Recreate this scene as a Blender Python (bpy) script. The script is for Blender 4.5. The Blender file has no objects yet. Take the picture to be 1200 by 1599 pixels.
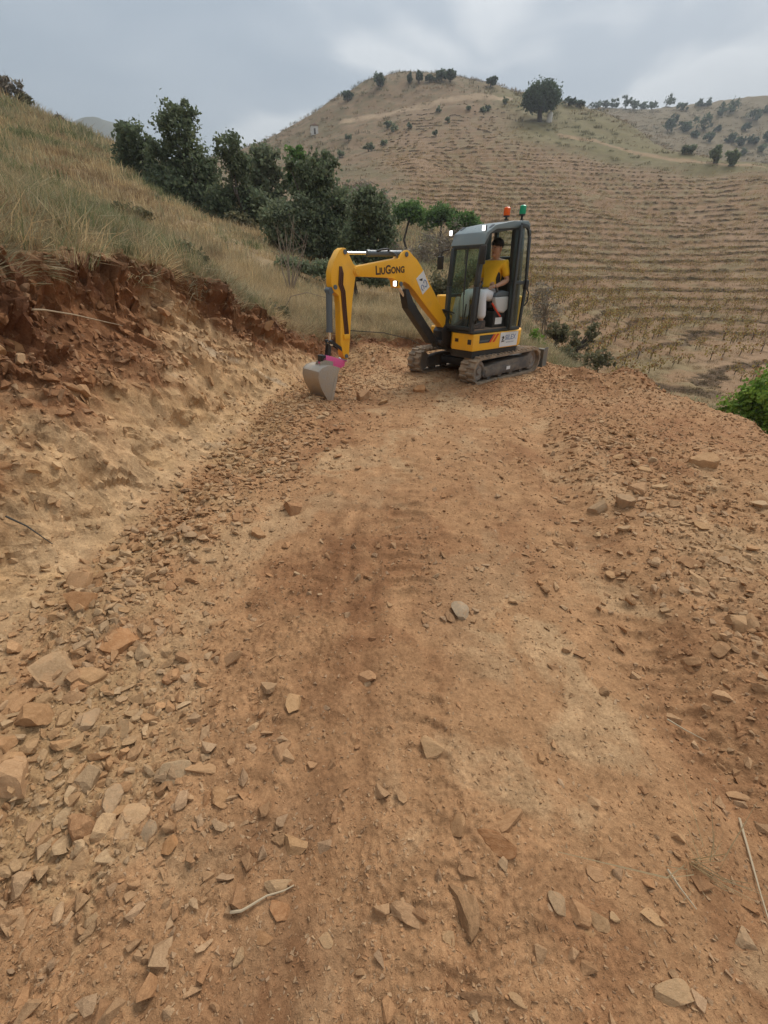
import bpy, bmesh, math, random, re
import numpy as np
from mathutils import Vector, Matrix, Euler

random.seed(11)
RNG = np.random.default_rng(11)
R = math.radians
SC = bpy.context.scene
COL = SC.collection

# ------------------------------------------------------------------ camera
CAM_H = 1.6
cam_data = bpy.data.cameras.new('camera')
cam_data.sensor_fit = 'HORIZONTAL'
cam_data.sensor_width = 36.0
cam_data.lens = 36.0 * 640.0 / 1200.0
cam_data.clip_start = 0.05
cam_data.clip_end = 6000.0
cam = bpy.data.objects.new('camera', cam_data)
COL.objects.link(cam)
cam.location = (0, 0, CAM_H)
cam.rotation_euler = (R(60), 0, 0)
SC.camera = cam

# ------------------------------------------------------------------ sky, sun, exposure
SUN_EL, SUN_AZ = 52.0, 35.0          # azimuth clockwise from +Y: the sun stands behind the cloud ahead
world = bpy.data.worlds.new('World')
SC.world = world
world.use_nodes = True
wn, wl = world.node_tree.nodes, world.node_tree.links
wn.clear()
w_out = wn.new('ShaderNodeOutputWorld')
w_bg = wn.new('ShaderNodeBackground')
w_bg.inputs['Strength'].default_value = 0.1
sky = wn.new('ShaderNodeTexSky')
sky.sky_type = 'NISHITA'
sky.sun_disc = False
sky.sun_elevation = R(SUN_EL)
sky.sun_rotation = R(SUN_AZ)
sky.air_density = 1.0
sky.dust_density = 2.0
tc = wn.new('ShaderNodeTexCoord')
# clouds live on a flat layer: direction divided by its height
sep = wn.new('ShaderNodeSeparateXYZ')
wl.new(tc.outputs['Generated'], sep.inputs[0])
zadd = wn.new('ShaderNodeMath'); zadd.operation = 'MAXIMUM'; zadd.inputs[1].default_value = 0.0
wl.new(sep.outputs['Z'], zadd.inputs[0])
zp = wn.new('ShaderNodeMath'); zp.operation = 'ADD'; zp.inputs[1].default_value = 0.22
wl.new(zadd.outputs[0], zp.inputs[0])
dvx = wn.new('ShaderNodeMath'); dvx.operation = 'DIVIDE'
dvy = wn.new('ShaderNodeMath'); dvy.operation = 'DIVIDE'
wl.new(sep.outputs['X'], dvx.inputs[0]); wl.new(zp.outputs[0], dvx.inputs[1])
wl.new(sep.outputs['Y'], dvy.inputs[0]); wl.new(zp.outputs[0], dvy.inputs[1])
cmb = wn.new('ShaderNodeCombineXYZ')
wl.new(dvx.outputs[0], cmb.inputs[0]); wl.new(dvy.outputs[0], cmb.inputs[1])
def w_noise(scale, detail, rough, off, dist=0.0):
    mp = wn.new('ShaderNodeMapping'); mp.inputs['Location'].default_value = off
    wl.new(cmb.outputs[0], mp.inputs['Vector'])
    n = wn.new('ShaderNodeTexNoise')
    n.inputs['Scale'].default_value = scale; n.inputs['Detail'].default_value = detail
    n.inputs['Roughness'].default_value = rough; n.inputs['Distortion'].default_value = dist
    wl.new(mp.outputs[0], n.inputs['Vector'])
    return n
def w_ramp(src, stops):
    r = wn.new('ShaderNodeValToRGB')
    el = r.color_ramp.elements
    while len(el) < len(stops): el.new(0.5)
    for e, (p, c) in zip(el, stops): e.position = p; e.color = (*c, 1)
    wl.new(src, r.inputs[0])
    return r
CLOUD_OFF = (14.158, 19.592, 0.443)
n_big = w_noise(0.75, 3.0, 0.45, CLOUD_OFF, 0.6)
n_fine = w_noise(2.6, 5.0, 0.5, (4.1, 1.7, 0.0), 0.4)
mixn = wn.new('ShaderNodeMix'); mixn.data_type = 'FLOAT'; mixn.inputs[0].default_value = 0.22
wl.new(n_big.outputs['Fac'], mixn.inputs[2]); wl.new(n_fine.outputs['Fac'], mixn.inputs[3])
# how bright the cloud layer is (thick grey against thin white)
r_cloud0 = w_ramp(mixn.outputs[0], [(0.40, (1.60, 1.84, 2.05)), (0.485, (1.90, 2.12, 2.30)), (0.532, (2.95, 3.07, 3.1)), (0.72, (2.05, 2.2, 2.3))])
# an overcast sky is brighter overhead than low down
ov = wn.new('ShaderNodeMapRange'); wl.new(zadd.outputs[0], ov.inputs[0])
ov.inputs[1].default_value = 0.15; ov.inputs[2].default_value = 1.0; ov.inputs[3].default_value = 1.0; ov.inputs[4].default_value = 2.3
r_cloud = wn.new('ShaderNodeVectorMath'); r_cloud.operation = 'SCALE'
wl.new(r_cloud0.outputs[0], r_cloud.inputs[0]); wl.new(ov.outputs[0], r_cloud.inputs['Scale'])
mix_sky = wn.new('ShaderNodeMix'); mix_sky.data_type = 'RGBA'
mix_sky.inputs[0].default_value = 0.88
wl.new(sky.outputs[0], mix_sky.inputs[6]); wl.new(r_cloud.outputs[0], mix_sky.inputs[7])
wl.new(mix_sky.outputs[2], w_bg.inputs['Color'])
wl.new(w_bg.outputs[0], w_out.inputs['Surface'])

sun_data = bpy.data.lights.new('sun', 'SUN')
sun_data.energy = 1.5
sun_data.angle = R(25)
sun_data.color = (1.0, 0.95, 0.88)
sun = bpy.data.objects.new('sun', sun_data)
COL.objects.link(sun)
sd = Vector((math.sin(R(SUN_AZ)) * math.cos(R(SUN_EL)), math.cos(R(SUN_AZ)) * math.cos(R(SUN_EL)), math.sin(R(SUN_EL))))
sun.rotation_euler = (-sd).to_track_quat('-Z', 'Y').to_euler()

SC.view_settings.view_transform = 'Standard'
SC.view_settings.look = 'None'
SC.view_settings.gamma = 1.0
SC.view_settings.exposure = 1.0
SC.view_settings.use_curve_mapping = False

SC.cycles.transparent_max_bounces = 40
SC.cycles.max_bounces = 8
SC.cycles.volume_bounces = 0

# ------------------------------------------------------------------ small helpers
def tag(o, label=None, cat=None, group=None, kind=None):
    if label: o['label'] = label
    if cat: o['category'] = cat
    if group: o['group'] = group
    if kind: o['kind'] = kind
    return o

def np_mesh(name, verts, quads=None, tris=None, col=None, smooth=False):
    me = bpy.data.meshes.new(name)
    verts = np.asarray(verts, dtype=np.float32).reshape(-1, 3)
    me.vertices.add(len(verts))
    me.vertices.foreach_set('co', verts.ravel())
    idx, tot = [], []
    if quads is not None and len(quads):
        q = np.asarray(quads, dtype=np.int32).reshape(-1, 4); idx.append(q.ravel()); tot.append(np.full(len(q), 4, np.int32))
    if tris is not None and len(tris):
        t = np.asarray(tris, dtype=np.int32).reshape(-1, 3); idx.append(t.ravel()); tot.append(np.full(len(t), 3, np.int32))
    idx = np.concatenate(idx); tot = np.concatenate(tot)
    me.loops.add(len(idx)); me.loops.foreach_set('vertex_index', idx)
    me.polygons.add(len(tot))
    start = np.zeros(len(tot), np.int32); start[1:] = np.cumsum(tot)[:-1]
    me.polygons.foreach_set('loop_start', start)
    me.polygons.foreach_set('loop_total', tot)
    me.polygons.foreach_set('use_smooth', np.full(len(tot), smooth, dtype=bool))
    if col is not None:
        a = me.color_attributes.new('Col', 'FLOAT_COLOR', 'POINT')
        c = np.ones((len(verts), 4), np.float32); c[:, :3] = col
        a.data.foreach_set('color', c.ravel())
    me.update(calc_edges=True)
    return me

def link(name, me, mat=None, parent=None):
    o = bpy.data.objects.new(name, me)
    COL.objects.link(o)
    if mat is not None and me is not None and len(me.materials) == 0: me.materials.append(mat)
    if parent is not None: o.parent = parent
    return o

def empty(name, loc=(0, 0, 0), rz=0.0):
    o = bpy.data.objects.new(name, None)
    o.empty_display_size = 0.2
    COL.objects.link(o)
    o.location = loc; o.rotation_euler = (0, 0, rz)
    return o

# camera model used only to read world places off the photograph while laying things out
_f, _p = 640.0, R(30)
_FW = np.array([0, math.cos(_p), -math.sin(_p)]); _UP = np.array([0, math.sin(_p), math.cos(_p)]); _RT = np.array([1.0, 0, 0])
def ray(x, y): return _RT * (x - 600) / _f + _UP * (800 - y) / _f + _FW
def atY(x, y, Y):
    d = ray(x, y); return np.array([0, 0, CAM_H]) + d * (Y / d[1])
def pix(P):
    d = np.asarray(P) - np.array([0, 0, CAM_H]); w = d @ _FW
    return 600 + _f * (d @ _RT) / w, 800 - _f * (d @ _UP) / w, w

# ------------------------------------------------------------------ noise
_perm = np.random.default_rng(3).permutation(256).astype(np.int64)
_perm = np.concatenate([_perm, _perm])
_g3 = np.random.default_rng(4).normal(size=(256, 3)); _g3 /= np.linalg.norm(_g3, axis=1)[:, None]
def noise3(x, y, z):
    x, y, z = np.broadcast_arrays(np.asarray(x, float), np.asarray(y, float), np.asarray(z, float))
    xi, yi, zi = np.floor(x).astype(np.int64), np.floor(y).astype(np.int64), np.floor(z).astype(np.int64)
    xf, yf, zf = x - xi, y - yi, z - zi
    xi &= 255; yi &= 255; zi &= 255
    u, v, w = [t * t * t * (t * (t * 6 - 15) + 10) for t in (xf, yf, zf)]
    res = 0
    for dx in (0, 1):
        wx = u if dx else 1 - u
        for dy in (0, 1):
            wy = v if dy else 1 - v
            for dz in (0, 1):
                wz = w if dz else 1 - w
                h = _perm[_perm[_perm[(xi + dx) & 255] + ((yi + dy) & 255)] + ((zi + dz) & 255)]
                g = _g3[h]
                res = res + wx * wy * wz * (g[..., 0] * (xf - dx) + g[..., 1] * (yf - dy) + g[..., 2] * (zf - dz))
    return res * 1.6
_g2 = np.stack([np.cos(np.arange(256) * 2.399963), np.sin(np.arange(256) * 2.399963)], -1)
def noise2(x, y, s=0.0):
    x, y = np.broadcast_arrays(np.asarray(x, float), np.asarray(y, float))
    x = x + s * 17.31; y = y + s * 5.77
    xi, yi = np.floor(x).astype(np.int64), np.floor(y).astype(np.int64)
    xf, yf = x - xi, y - yi
    u = xf * xf * xf * (xf * (xf * 6 - 15) + 10); v = yf * yf * yf * (yf * (yf * 6 - 15) + 10)
    res = 0
    for dx in (0, 1):
        px_ = _perm[(xi + dx) & 255]
        wx = u if dx else 1 - u
        for dy in (0, 1):
            g = _g2[_perm[px_ + ((yi + dy) & 255)]]
            res = res + wx * (v if dy else 1 - v) * (g[..., 0] * (xf - dx) + g[..., 1] * (yf - dy))
    return res * 1.5
def fbm2(x, y, oct=4, s=0.0, gain=0.5):
    a, t = 1.0, 0
    for k in range(oct):
        t = t + a * noise2(x * 2 ** k, y * 2 ** k, s + 7.3 * k); a *= gain
    return t
def fbm3(x, y, z, oct=4, gain=0.5):
    a, t = 1.0, 0
    for k in range(oct):
        t = t + a * noise3(x * 2 ** k + 3.1 * k, y * 2 ** k, z * 2 ** k + 1.7 * k); a *= gain
    return t
def worley3(x, y, z, seed=0):
    """nearest of jittered points: offset to it, its random vector, and the gap to the second nearest"""
    p = np.stack([x, y, z], -1).reshape(-1, 3)
    ip = np.floor(p).astype(np.int64)
    tab = np.random.default_rng(900 + seed).random((4096, 6))
    best = np.full(len(p), 9.0); second = np.full(len(p), 9.0); off = np.zeros((len(p), 3)); rv = np.zeros((len(p), 3))
    for dx in (-1, 0, 1):
        for dy in (-1, 0, 1):
            for dz in (-1, 0, 1):
                c_ = ip + np.array([dx, dy, dz])
                h = (c_[:, 0] * 73856093 ^ c_[:, 1] * 19349663 ^ c_[:, 2] * 83492791) & 4095
                q = c_ + tab[h, :3]
                d = p - q; dd = (d * d).sum(1)
                m = dd < best
                second = np.where(m, best, np.minimum(second, dd))
                best = np.where(m, dd, best); off[m] = d[m]; rv[m] = tab[h[m], 3:] - 0.5
    return off, rv, np.sqrt(second) - np.sqrt(best)
def sstep(a, b, x):
    t = np.clip((x - a) / (b - a), 0, 1); return t * t * (3 - 2 * t)
def smin(a, b, k):
    h = np.clip(0.5 + 0.5 * (b - a) / k, 0, 1); return b * (1 - h) + a * h - k * h * (1 - h)
def smax(a, b, k): return -smin(-a, -b, k)
def mixc(a, b, t): return a * (1 - t[..., None]) + b * t[..., None]

# ------------------------------------------------------------------ materials
class NT:
    def __init__(self, name):
        self.m = bpy.data.materials.new(name); self.m.use_nodes = True
        self.n, self.l = self.m.node_tree.nodes, self.m.node_tree.links
        self.b = self.n['Principled BSDF']; self.out = self.n['Material Output']
    def node(self, t, **kw):
        x = self.n.new(t)
        for k, v in kw.items(): setattr(x, k, v)
        return x
    def noise(self, scale, detail=4.0, rough=0.55, coord='Object', dist=0.0):
        tcn = self.node('ShaderNodeTexCoord')
        x = self.node('ShaderNodeTexNoise')
        x.inputs['Scale'].default_value = scale; x.inputs['Detail'].default_value = detail
        x.inputs['Roughness'].default_value = rough; x.inputs['Distortion'].default_value = dist
        if coord == 'World':
            g = self.node('ShaderNodeNewGeometry'); self.l.new(g.outputs['Position'], x.inputs['Vector'])
        else: self.l.new(tcn.outputs[coord], x.inputs['Vector'])
        return x.outputs['Fac']
    def ramp(self, src, stops):
        r = self.node('ShaderNodeValToRGB'); el = r.color_ramp.elements
        while len(el) < len(stops): el.new(0.5)
        for e, (p, c) in zip(el, stops): e.position = p; e.color = (*c, 1)
        self.l.new(src, r.inputs[0]); return r.outputs[0]
    def mix(self, a, b, fac, mode='MIX'):
        x = self.node('ShaderNodeMix', data_type='RGBA', blend_type=mode)
        for s, i in ((fac, 0), (a, 6), (b, 7)):
            if isinstance(s, (int, float)): x.inputs[i].default_value = s
            elif isinstance(s, tuple): x.inputs[i].default_value = (*s, 1)
            else: self.l.new(s, x.inputs[i])
        return x.outputs[2]
    def bump(self, h, strength, dist, prev=None):
        x = self.node('ShaderNodeBump'); x.inputs['Strength'].default_value = strength; x.inputs['Distance'].default_value = dist
        self.l.new(h, x.inputs['Height'])
        if prev is not None: self.l.new(prev, x.inputs['Normal'])
        return x.outputs[0]
    def set(self, color=None, rough=None, metal=None, normal=None, **kw):
        def put(k, v):
            if v is None: return
            if isinstance(v, (int, float)): self.b.inputs[k].default_value = v
            elif isinstance(v, tuple): self.b.inputs[k].default_value = (*v, 1)
            else: self.l.new(v, self.b.inputs[k])
        put('Base Color', color); put('Roughness', rough); put('Metallic', metal); put('Normal', normal)
        for k, v in kw.items(): put(k, v)
        return self.m
    def attr(self, name='Col'):
        a = self.node('ShaderNodeAttribute', attribute_name=name); return a.outputs['Color']
    def rnd(self):
        return self.node('ShaderNodeObjectInfo').outputs['Random']

def mat_soil(name, fine=1.0, bump=1.0):
    t = NT(name)
    c = t.attr()
    n1 = t.noise(9.0, 6.0, 0.65, 'World'); n2 = t.noise(70.0, 5.0, 0.7, 'World'); n3 = t.noise(330.0, 3.0, 0.6, 'World')
    c = t.mix(c, t.ramp(n1, [(0.3, (0.80, 0.77, 0.74)), (0.7, (1.18, 1.17, 1.16))]), fine, 'MULTIPLY')
    c = t.mix(c, t.ramp(n2, [(0.3, (0.74, 0.71, 0.69)), (0.55, (1.0, 1.0, 1.0)), (0.75, (1.28, 1.27, 1.25))]), fine, 'MULTIPLY')
    c = t.mix(c, t.ramp(n3, [(0.35, (0.85, 0.84, 0.83)), (0.65, (1.14, 1.14, 1.14))]), fine, 'MULTIPLY')
    nb = t.bump(n1, 0.35 * bump, 0.05); nb = t.bump(n2, 0.55 * bump, 0.012, nb); nb = t.bump(n3, 0.5 * bump, 0.004, nb)
    return t.set(c, 0.96, normal=nb, **{'Specular IOR Level': 0.15})

def mat_plain(name, c, rough=0.5, metal=0.0, dirt=0.0, dirt_c=(0.30, 0.19, 0.11), scale=6.0, spec=0.5, bump=0.0):
    t = NT(name)
    col = c
    n = t.noise(scale, 6.0, 0.65)
    if dirt > 0:
        lo = 0.62 - 0.3 * dirt
        f = t.ramp(n, [(lo, (0, 0, 0)), (min(0.98, lo + 0.3), (1, 1, 1))])
        fm = t.node('ShaderNodeMath', operation='MULTIPLY'); t.l.new(f, fm.inputs[0]); fm.inputs[1].default_value = min(1.0, 0.35 + dirt * 0.6)
        col = t.mix(c, dirt_c, fm.outputs[0])
    nb = None
    if bump: nb = t.bump(t.noise(scale * 8, 4.0, 0.6), bump, 0.01)
    rr = t.node('ShaderNodeMapRange'); t.l.new(n, rr.inputs[0])
    rr.inputs[1].default_value = 0.3; rr.inputs[2].default_value = 0.7; rr.inputs[3].default_value = max(0.02, rough - 0.1); rr.inputs[4].default_value = min(1, rough + 0.12)
    return t.set(col, rr.outputs[0], metal, nb, **{'Specular IOR Level': spec})

def mat_leaf(name, c1, c2, c3=None, trans=0.25):
    t = NT(name)
    c = t.attr()
    ob = t.ramp(t.noise(2.2, 3.0, 0.6), [(0.3, c1), (0.7, c2)])
    c = t.mix(ob, c, 1.0, 'MULTIPLY')
    m = t.set(c, 0.75, **{'Specular IOR Level': 0.2})
    tr = t.node('ShaderNodeBsdfTranslucent'); t.l.new(c, tr.inputs[0])
    ms = t.node('ShaderNodeMixShader'); ms.inputs[0].default_value = trans
    t.l.new(t.b.outputs[0], ms.inputs[1]); t.l.new(tr.outputs[0], ms.inputs[2]); t.l.new(ms.outputs[0], t.out.inputs['Surface'])
    return m
# ------------------------------------------------------------------ the lie of the land
NPTS = []
def cp(px, py, Y): NPTS.append(tuple(atY(px, py, Y)))
def cw(x, y, z): NPTS.append((x, y, z))
# near hillside on the left, seen above the cut
for a in [(0, 370, 3.85), (300, 425, 6.45), (440, 503, 8.4), (640, 522, 10.6), (0, 300, 8), (0, 250, 14), (0, 203, 26), (0, 164, 45),
          (67, 189, 46), (124, 213, 46), (181, 240, 46), (100, 260, 18), (150, 330, 12), (220, 290, 24), (300, 357, 27), (400, 367, 26),
          (490, 414, 20), (560, 480, 14), (620, 502, 12.5), (335, 303, 38), (400, 320, 38), (450, 350, 34), (240, 265, 44), (560, 425, 24), (640, 455, 20), (700, 480, 17)]: cp(*a)
for a in [(0, 175, 62), (67, 210, 62), (124, 238, 62), (181, 265, 62), (240, 290, 62), (330, 305, 60), (0, 190, 120), (180, 260, 120)]: cp(*a)
# the valley and the terraced hill
for a in [(500, 385, 45), (500, 330, 80), (500, 280, 130), (500, 222, 190), (420, 300, 120), (420, 250, 180), (410, 224, 232), (470, 190, 235), (540, 152, 235),
          (590, 130, 235), (640, 124, 235), (690, 124, 235), (770, 132, 235), (812, 150, 225),
          (620, 400, 40), (620, 335, 80), (620, 270, 120), (620, 205, 180), (620, 155, 220), (750, 420, 45), (750, 340, 85), (750, 270, 125), (750, 200, 175), (740, 160, 205),
          (880, 500, 30), (880, 400, 65), (880, 330, 95), (880, 270, 130), (880, 215, 165), (1000, 585, 23), (1000, 500, 42), (1000, 400, 75), (1000, 320, 110), (1000, 262, 140),
          (1100, 625, 19), (1100, 540, 32), (1100, 450, 55), (1100, 350, 95), (1100, 275, 135), (1200, 640, 18.5), (1200, 500, 40), (1200, 400, 70), (1200, 320, 100), (1200, 266, 128),
          (845, 187, 190), (880, 172, 205), (950, 215, 175), (930, 178, 235), (1000, 205, 200), (1052, 243, 155), (1120, 257, 142)]: cp(*a)
# beyond the ridge, and the scrubby slope across the next valley
for a in [(690, 150, 320), (540, 190, 320), (812, 180, 320), (1200, 290, 175), (1120, 280, 190), (1060, 262, 200), (1060, 215, 330), (1200, 255, 270), (1200, 205, 340), (1200, 150, 430),
          (1130, 160, 430), (1060, 168, 440), (1000, 170, 450), (930, 172, 460), (1200, 180, 520), (1000, 200, 560), (410, 250, 320)]: cp(*a)
# the falling natural ground under and beyond the track
for a in [(0, 0, 0.45), (3, 2, -1.0), (5.5, 0, -2.4), (6.5, 4, -2.8), (7, 7, -2.9), (8, 10, -2.8), (5.4, 9, -1.3), (3.2, 10.8, 0.05), (4.6, 12.0, -0.35), (6.0, 13, -1.2),
          (4.2, 14.5, -0.3), (2.2, 12.0, 0.25), (9, 16, -3.0), (-3.4, 0.8, 1.75), (-4.5, 0.0, 2.3), (-7, 1, 3.6), (-2.5, -2, 1.5), (12, 6, -4.4), (14, 12, -4.4)]: cw(*a)
NPTS = np.array(NPTS)
def _uv(x, y):
    r = np.clip(np.hypot(x, y), 1.2, 620.0); ph = np.clip(np.arctan2(x, y), -1.55, 1.5)
    return ph * 1.6, np.log(r)
def _ker(d2): return 0.5 * d2 * np.log(d2 + 1e-9)
_u, _v = _uv(NPTS[:, 0], NPTS[:, 1])
_n = len(NPTS)
# heights are solved as a slope seen from the origin, so that near and far ground weigh alike
_h = (NPTS[:, 2] - 0.0) / np.exp(_v)
_A = np.zeros((_n + 3, _n + 3))
_A[:_n, :_n] = _ker((_u[:, None] - _u) ** 2 + (_v[:, None] - _v) ** 2) + np.eye(_n) * 2e-4
_A[:_n, _n] = 1; _A[:_n, _n + 1] = _u; _A[:_n, _n + 2] = _v
_A[_n:, :_n] = _A[:_n, _n:].T
_w = np.linalg.solve(_A, np.concatenate([_h, np.zeros(3)]))
def natural(x, y):
    sh = np.shape(x); x = np.ravel(x); y = np.ravel(y)
    out = np.empty(len(x))
    for k in range(0, len(x), 40000):
        u, v = _uv(x[k:k + 40000], y[k:k + 40000])
        K = _ker((u[:, None] - _u) ** 2 + (v[:, None] - _v) ** 2)
        out[k:k + 40000] = (K @ _w[:_n] + _w[_n] + _w[_n + 1] * u + _w[_n + 2] * v) * np.exp(v)
    return out.reshape(sh)

FOOT = np.array([(-1.3, -8), (-1.35, .74), (-1.68, 1.5), (-1.72, 2.2), (-1.62, 3.5), (-1.5, 5.3), (-1.3, 7.1), (-.7, 9.1), (.5, 10.15), (2.2, 10.6), (4.2, 10.5), (9, 9)])
EDGE = np.array([(4.4, -8), (4.35, 3), (4.5, 4.6), (4.72, 5.6), (4.45, 7.1), (3.85, 8.5), (3.5, 9.4), (3.1, 10.2), (2.4, 12.5)])
def sdist(path, x, y):
    best = np.full(np.shape(x), 1e9); sgn = np.ones(np.shape(x))
    for (ax, ay), (bx, by) in zip(path[:-1], path[1:]):
        ex, ey = bx - ax, by - ay
        t = np.clip(((x - ax) * ex + (y - ay) * ey) / (ex * ex + ey * ey), 0, 1)
        dx, dy = x - ax - t * ex, y - ay - t * ey
        d = dx * dx + dy * dy
        s = np.sign(ex * dy - ey * dx)          # + = left of the path
        m = d < best
        best = np.where(m, d, best); sgn = np.where(m, s, sgn)
    return np.sqrt(best) * sgn

def bermx(y): return np.interp(y, [0, 1.1, 1.65, 2.5, 3.8, 5.5, 8], [1.42, 1.46, 1.5, 1.55, 1.8, 2.2, 2.8])
def track_lug(x, y, xc, w):
    m = 1 - sstep(w * 0.42, w * 0.55, np.abs(x - xc))
    return m * np.maximum(0, np.sin(2 * math.pi * (y + 0.25 * np.abs(x - xc)) / 0.115)), m
def road(x, y):
    z = 0.035 * noise2(x * 0.55, y * 0.45, 2.0) + 0.022 * fbm2(x * 1.7, y * 1.3, 3, 5.0)
    d = x - bermx(y)
    fade = 1 - sstep(4.2, 6.6, y)
    z = z + fade * (0.085 * sstep(-0.08, 0.22, d) * (1 - 0.55 * sstep(0.5, 1.6, d)) - 0.04 * np.exp(-((d + 0.16) / 0.12) ** 2))
    f2 = 1 - sstep(5.0, 7.5, y)
    # old caterpillar prints up the middle, ruts left of them
    wob = 0.07 * noise2(y * 0.55, 0.0 * y, 9.0) + 0.02 * noise2(y * 2.3, x * 0.5, 10.0)
    for xc, amp in ((0.14, 0.022), (-0.46, 0.010), (1.30, 0.018)):
        xx = xc + wob + 0.025 * (y - 1.5)
        l, m = track_lug(x, y, xx, 0.3)
        br = sstep(-0.45, 0.15, noise2(x * 1.3, y * 1.3, 14.0 + xc))
        z = z + f2 * br * amp * (l - 0.7 * m)
    for xc in (-0.23, -0.33, -0.08):
        z = z - f2 * 0.014 * np.exp(-((x - xc - wob) / (0.045 + 0.03 * noise2(x * 2, y * 1.3, 23. + xc))) ** 2) * sstep(-0.5, 0.2, noise2(x, y * 0.7, 22.0 + xc))
    return z
def pile(x, y):
    # loose spoil: along the foot of the cut, and heaped up in front of the machine
    z = 0.16 * np.exp(-((x + 1.45) / 0.30) ** 2) * sstep(0.2, 1.0, y) * (1 - sstep(2.6, 3.6, y)) * (0.8 + 0.6 * noise2(x * 2, y * 1.6, 31.))
    z = z + 0.14 * np.exp(-((x + 1.1) / 0.5) ** 2 - ((y - 5.3) / 1.3) ** 2)
    z = z + 0.30 * np.exp(-((x + 0.2) / 0.8) ** 2 - ((y - 9.4) / 0.8) ** 2)
    z = z + 0.22 * np.exp(-((x - 3.9) / 0.7) ** 2 - ((y - 7.3) / 1.0) ** 2) * (0.6 + noise2(x * 1.7, y * 1.7, 33.))
    z = z + 0.10 * np.exp(-((x - 3.6) / 1.0) ** 2 - ((y - 3.4) / 0.5) ** 2)
    return z
def bankprof(d):
    d = np.maximum(d, 0)
    return np.where(d < 0.3, 0.45 * d + 0.9 * d * d, 0.216 + 1.62 * (d - 0.3)) + 1.6 * np.maximum(0, d - 0.85) ** 1.5

# terraces of the vineyard
def terr_mask(x, y):
    r = np.hypot(x, y); ph = np.degrees(np.arctan2(x, y))
    m = sstep(19, 26, r) * (1 - sstep(195, 218, r))
    left = np.interp(np.log(r), np.log([20, 40, 60, 90, 130, 170, 210]), [22, 14, 8, 4, 1, -1, 2])
    m = m * sstep(-2.2, 2.2, ph - left + 2.0 * noise2(x * 0.05, y * 0.05, 44.))
    # the upper right flank is green and unplanted
    m = m * (1 - sstep(0, 6, ph - 10) * sstep(150, 162, r - 0.5 * np.maximum(0, 20 - ph)))
    return m
def terr_q(z):  # terrace number from natural height
    z = z + 8.0
    return 1.45 * np.minimum(z, 8) + 0.95 * np.clip(z - 8, 0, 14) + 0.72 * np.maximum(z - 22, 0)
_zz = np.linspace(-8, 90, 4000); _qq = terr_q(_zz)
def terrace(x, y, z):
    q = terr_q(z) + 0.35 * noise2(x * 0.045, y * 0.045, 41.) + 0.06 * noise2(x * 0.3, y * 0.3, 42.)
    off = q - terr_q(z)
    s = q - np.floor(q)
    st = np.where(s < 0.88, 0.66 * s / 0.88, 0.66 + 0.34 * (s - 0.88) / 0.12)
    zn = np.interp(np.floor(q) + st - off, _qq, _zz)
    brk = sstep(-0.75, -0.3, noise2(x * 0.06 + 0.2 * y * 0.06, y * 0.03, 43.))
    m = terr_mask(x, y) * (0.35 + 0.65 * brk)
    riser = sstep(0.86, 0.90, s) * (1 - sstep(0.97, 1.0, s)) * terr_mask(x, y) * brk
    return z * (1 - m) + zn * m, riser, s

def land(x, y, detail=1.0):
    """height, masks: bank, road, slope(natural)"""
    n = natural(x, y)
    r = np.hypot(x, y)
    n = n + sstep(6, 60, r) * (0.5 * noise2(x * 0.09, y * 0.09, 51.) + 0.0035 * r * fbm2(x * 0.03, y * 0.03, 3, 52.)) + 0.10 * sstep(3, 6, r) * fbm2(x * 0.5, y * 0.5, 3, 53.)
    jag = 0.16 * fbm2(x * 0.9, y * 0.9, 3, 61.) + 0.05 * fbm2(x * 4.0, y * 4.0, 2, 62.)
    db = sdist(FOOT, x, y)
    de = -sdist(EDGE, x, y)
    rd = road(x, y) + pile(x, y)
    # the machine has rolled its own stance flat
    ca, sa = math.cos(R(221.3)), math.sin(R(221.3))
    mx_, my_ = (x - 1.717) * ca + (y - 8.175) * sa, -(x - 1.717) * sa + (y - 8.175) * ca
    st_ = (1 - sstep(1.0, 1.6, np.abs(mx_))) * (1 - sstep(0.8, 1.3, np.abs(my_)))
    rd = rd * (1 - st_) + 0.012 * st_
    bj = db + jag * sstep(0.0, 0.5, db)
    cut = rd + bankprof(bj)
    fill = rd - 0.85 * np.maximum(0, de + 0.25 * fbm2(x * 1.1, y * 1.1, 3, 63.)) - 0.02
    z = smin(cut, smax(n, fill, 0.10), 0.10)
    bank = sstep(0.02, 0.2, db) * sstep(-0.10, 0.05, n - cut)
    nat = np.maximum(sstep(0.0, 0.12, cut - n) * sstep(0, 0.1, db), sstep(0.0, 0.25, n - fill) * sstep(0.15, 0.4, de))
    nat = np.where(r > 15, 1.0, nat)
    return z, bank, nat, n, db, de

def polar_grid(r0, r1, nr, ph):
    rr = np.exp(np.linspace(math.log(r0), math.log(r1), nr))
    RR, PH = np.meshgrid(rr, ph, indexing='ij')
    return RR * np.sin(PH), RR * np.cos(PH)
def grid_quads(nr, nc):
    i = np.arange(nr * nc).reshape(nr, nc)
    return np.stack([i[:-1, :-1], i[:-1, 1:], i[1:, 1:], i[1:, :-1]], -1).reshape(-1, 4)
def grid_normals(P):
    a = np.gradient(P, axis=0); b = np.gradient(P, axis=1)
    n = np.cross(b, a); n /= np.linalg.norm(n, axis=-1, keepdims=True) + 1e-12
    return np.where(n[..., 2:3] < 0, -n, n)

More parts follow.
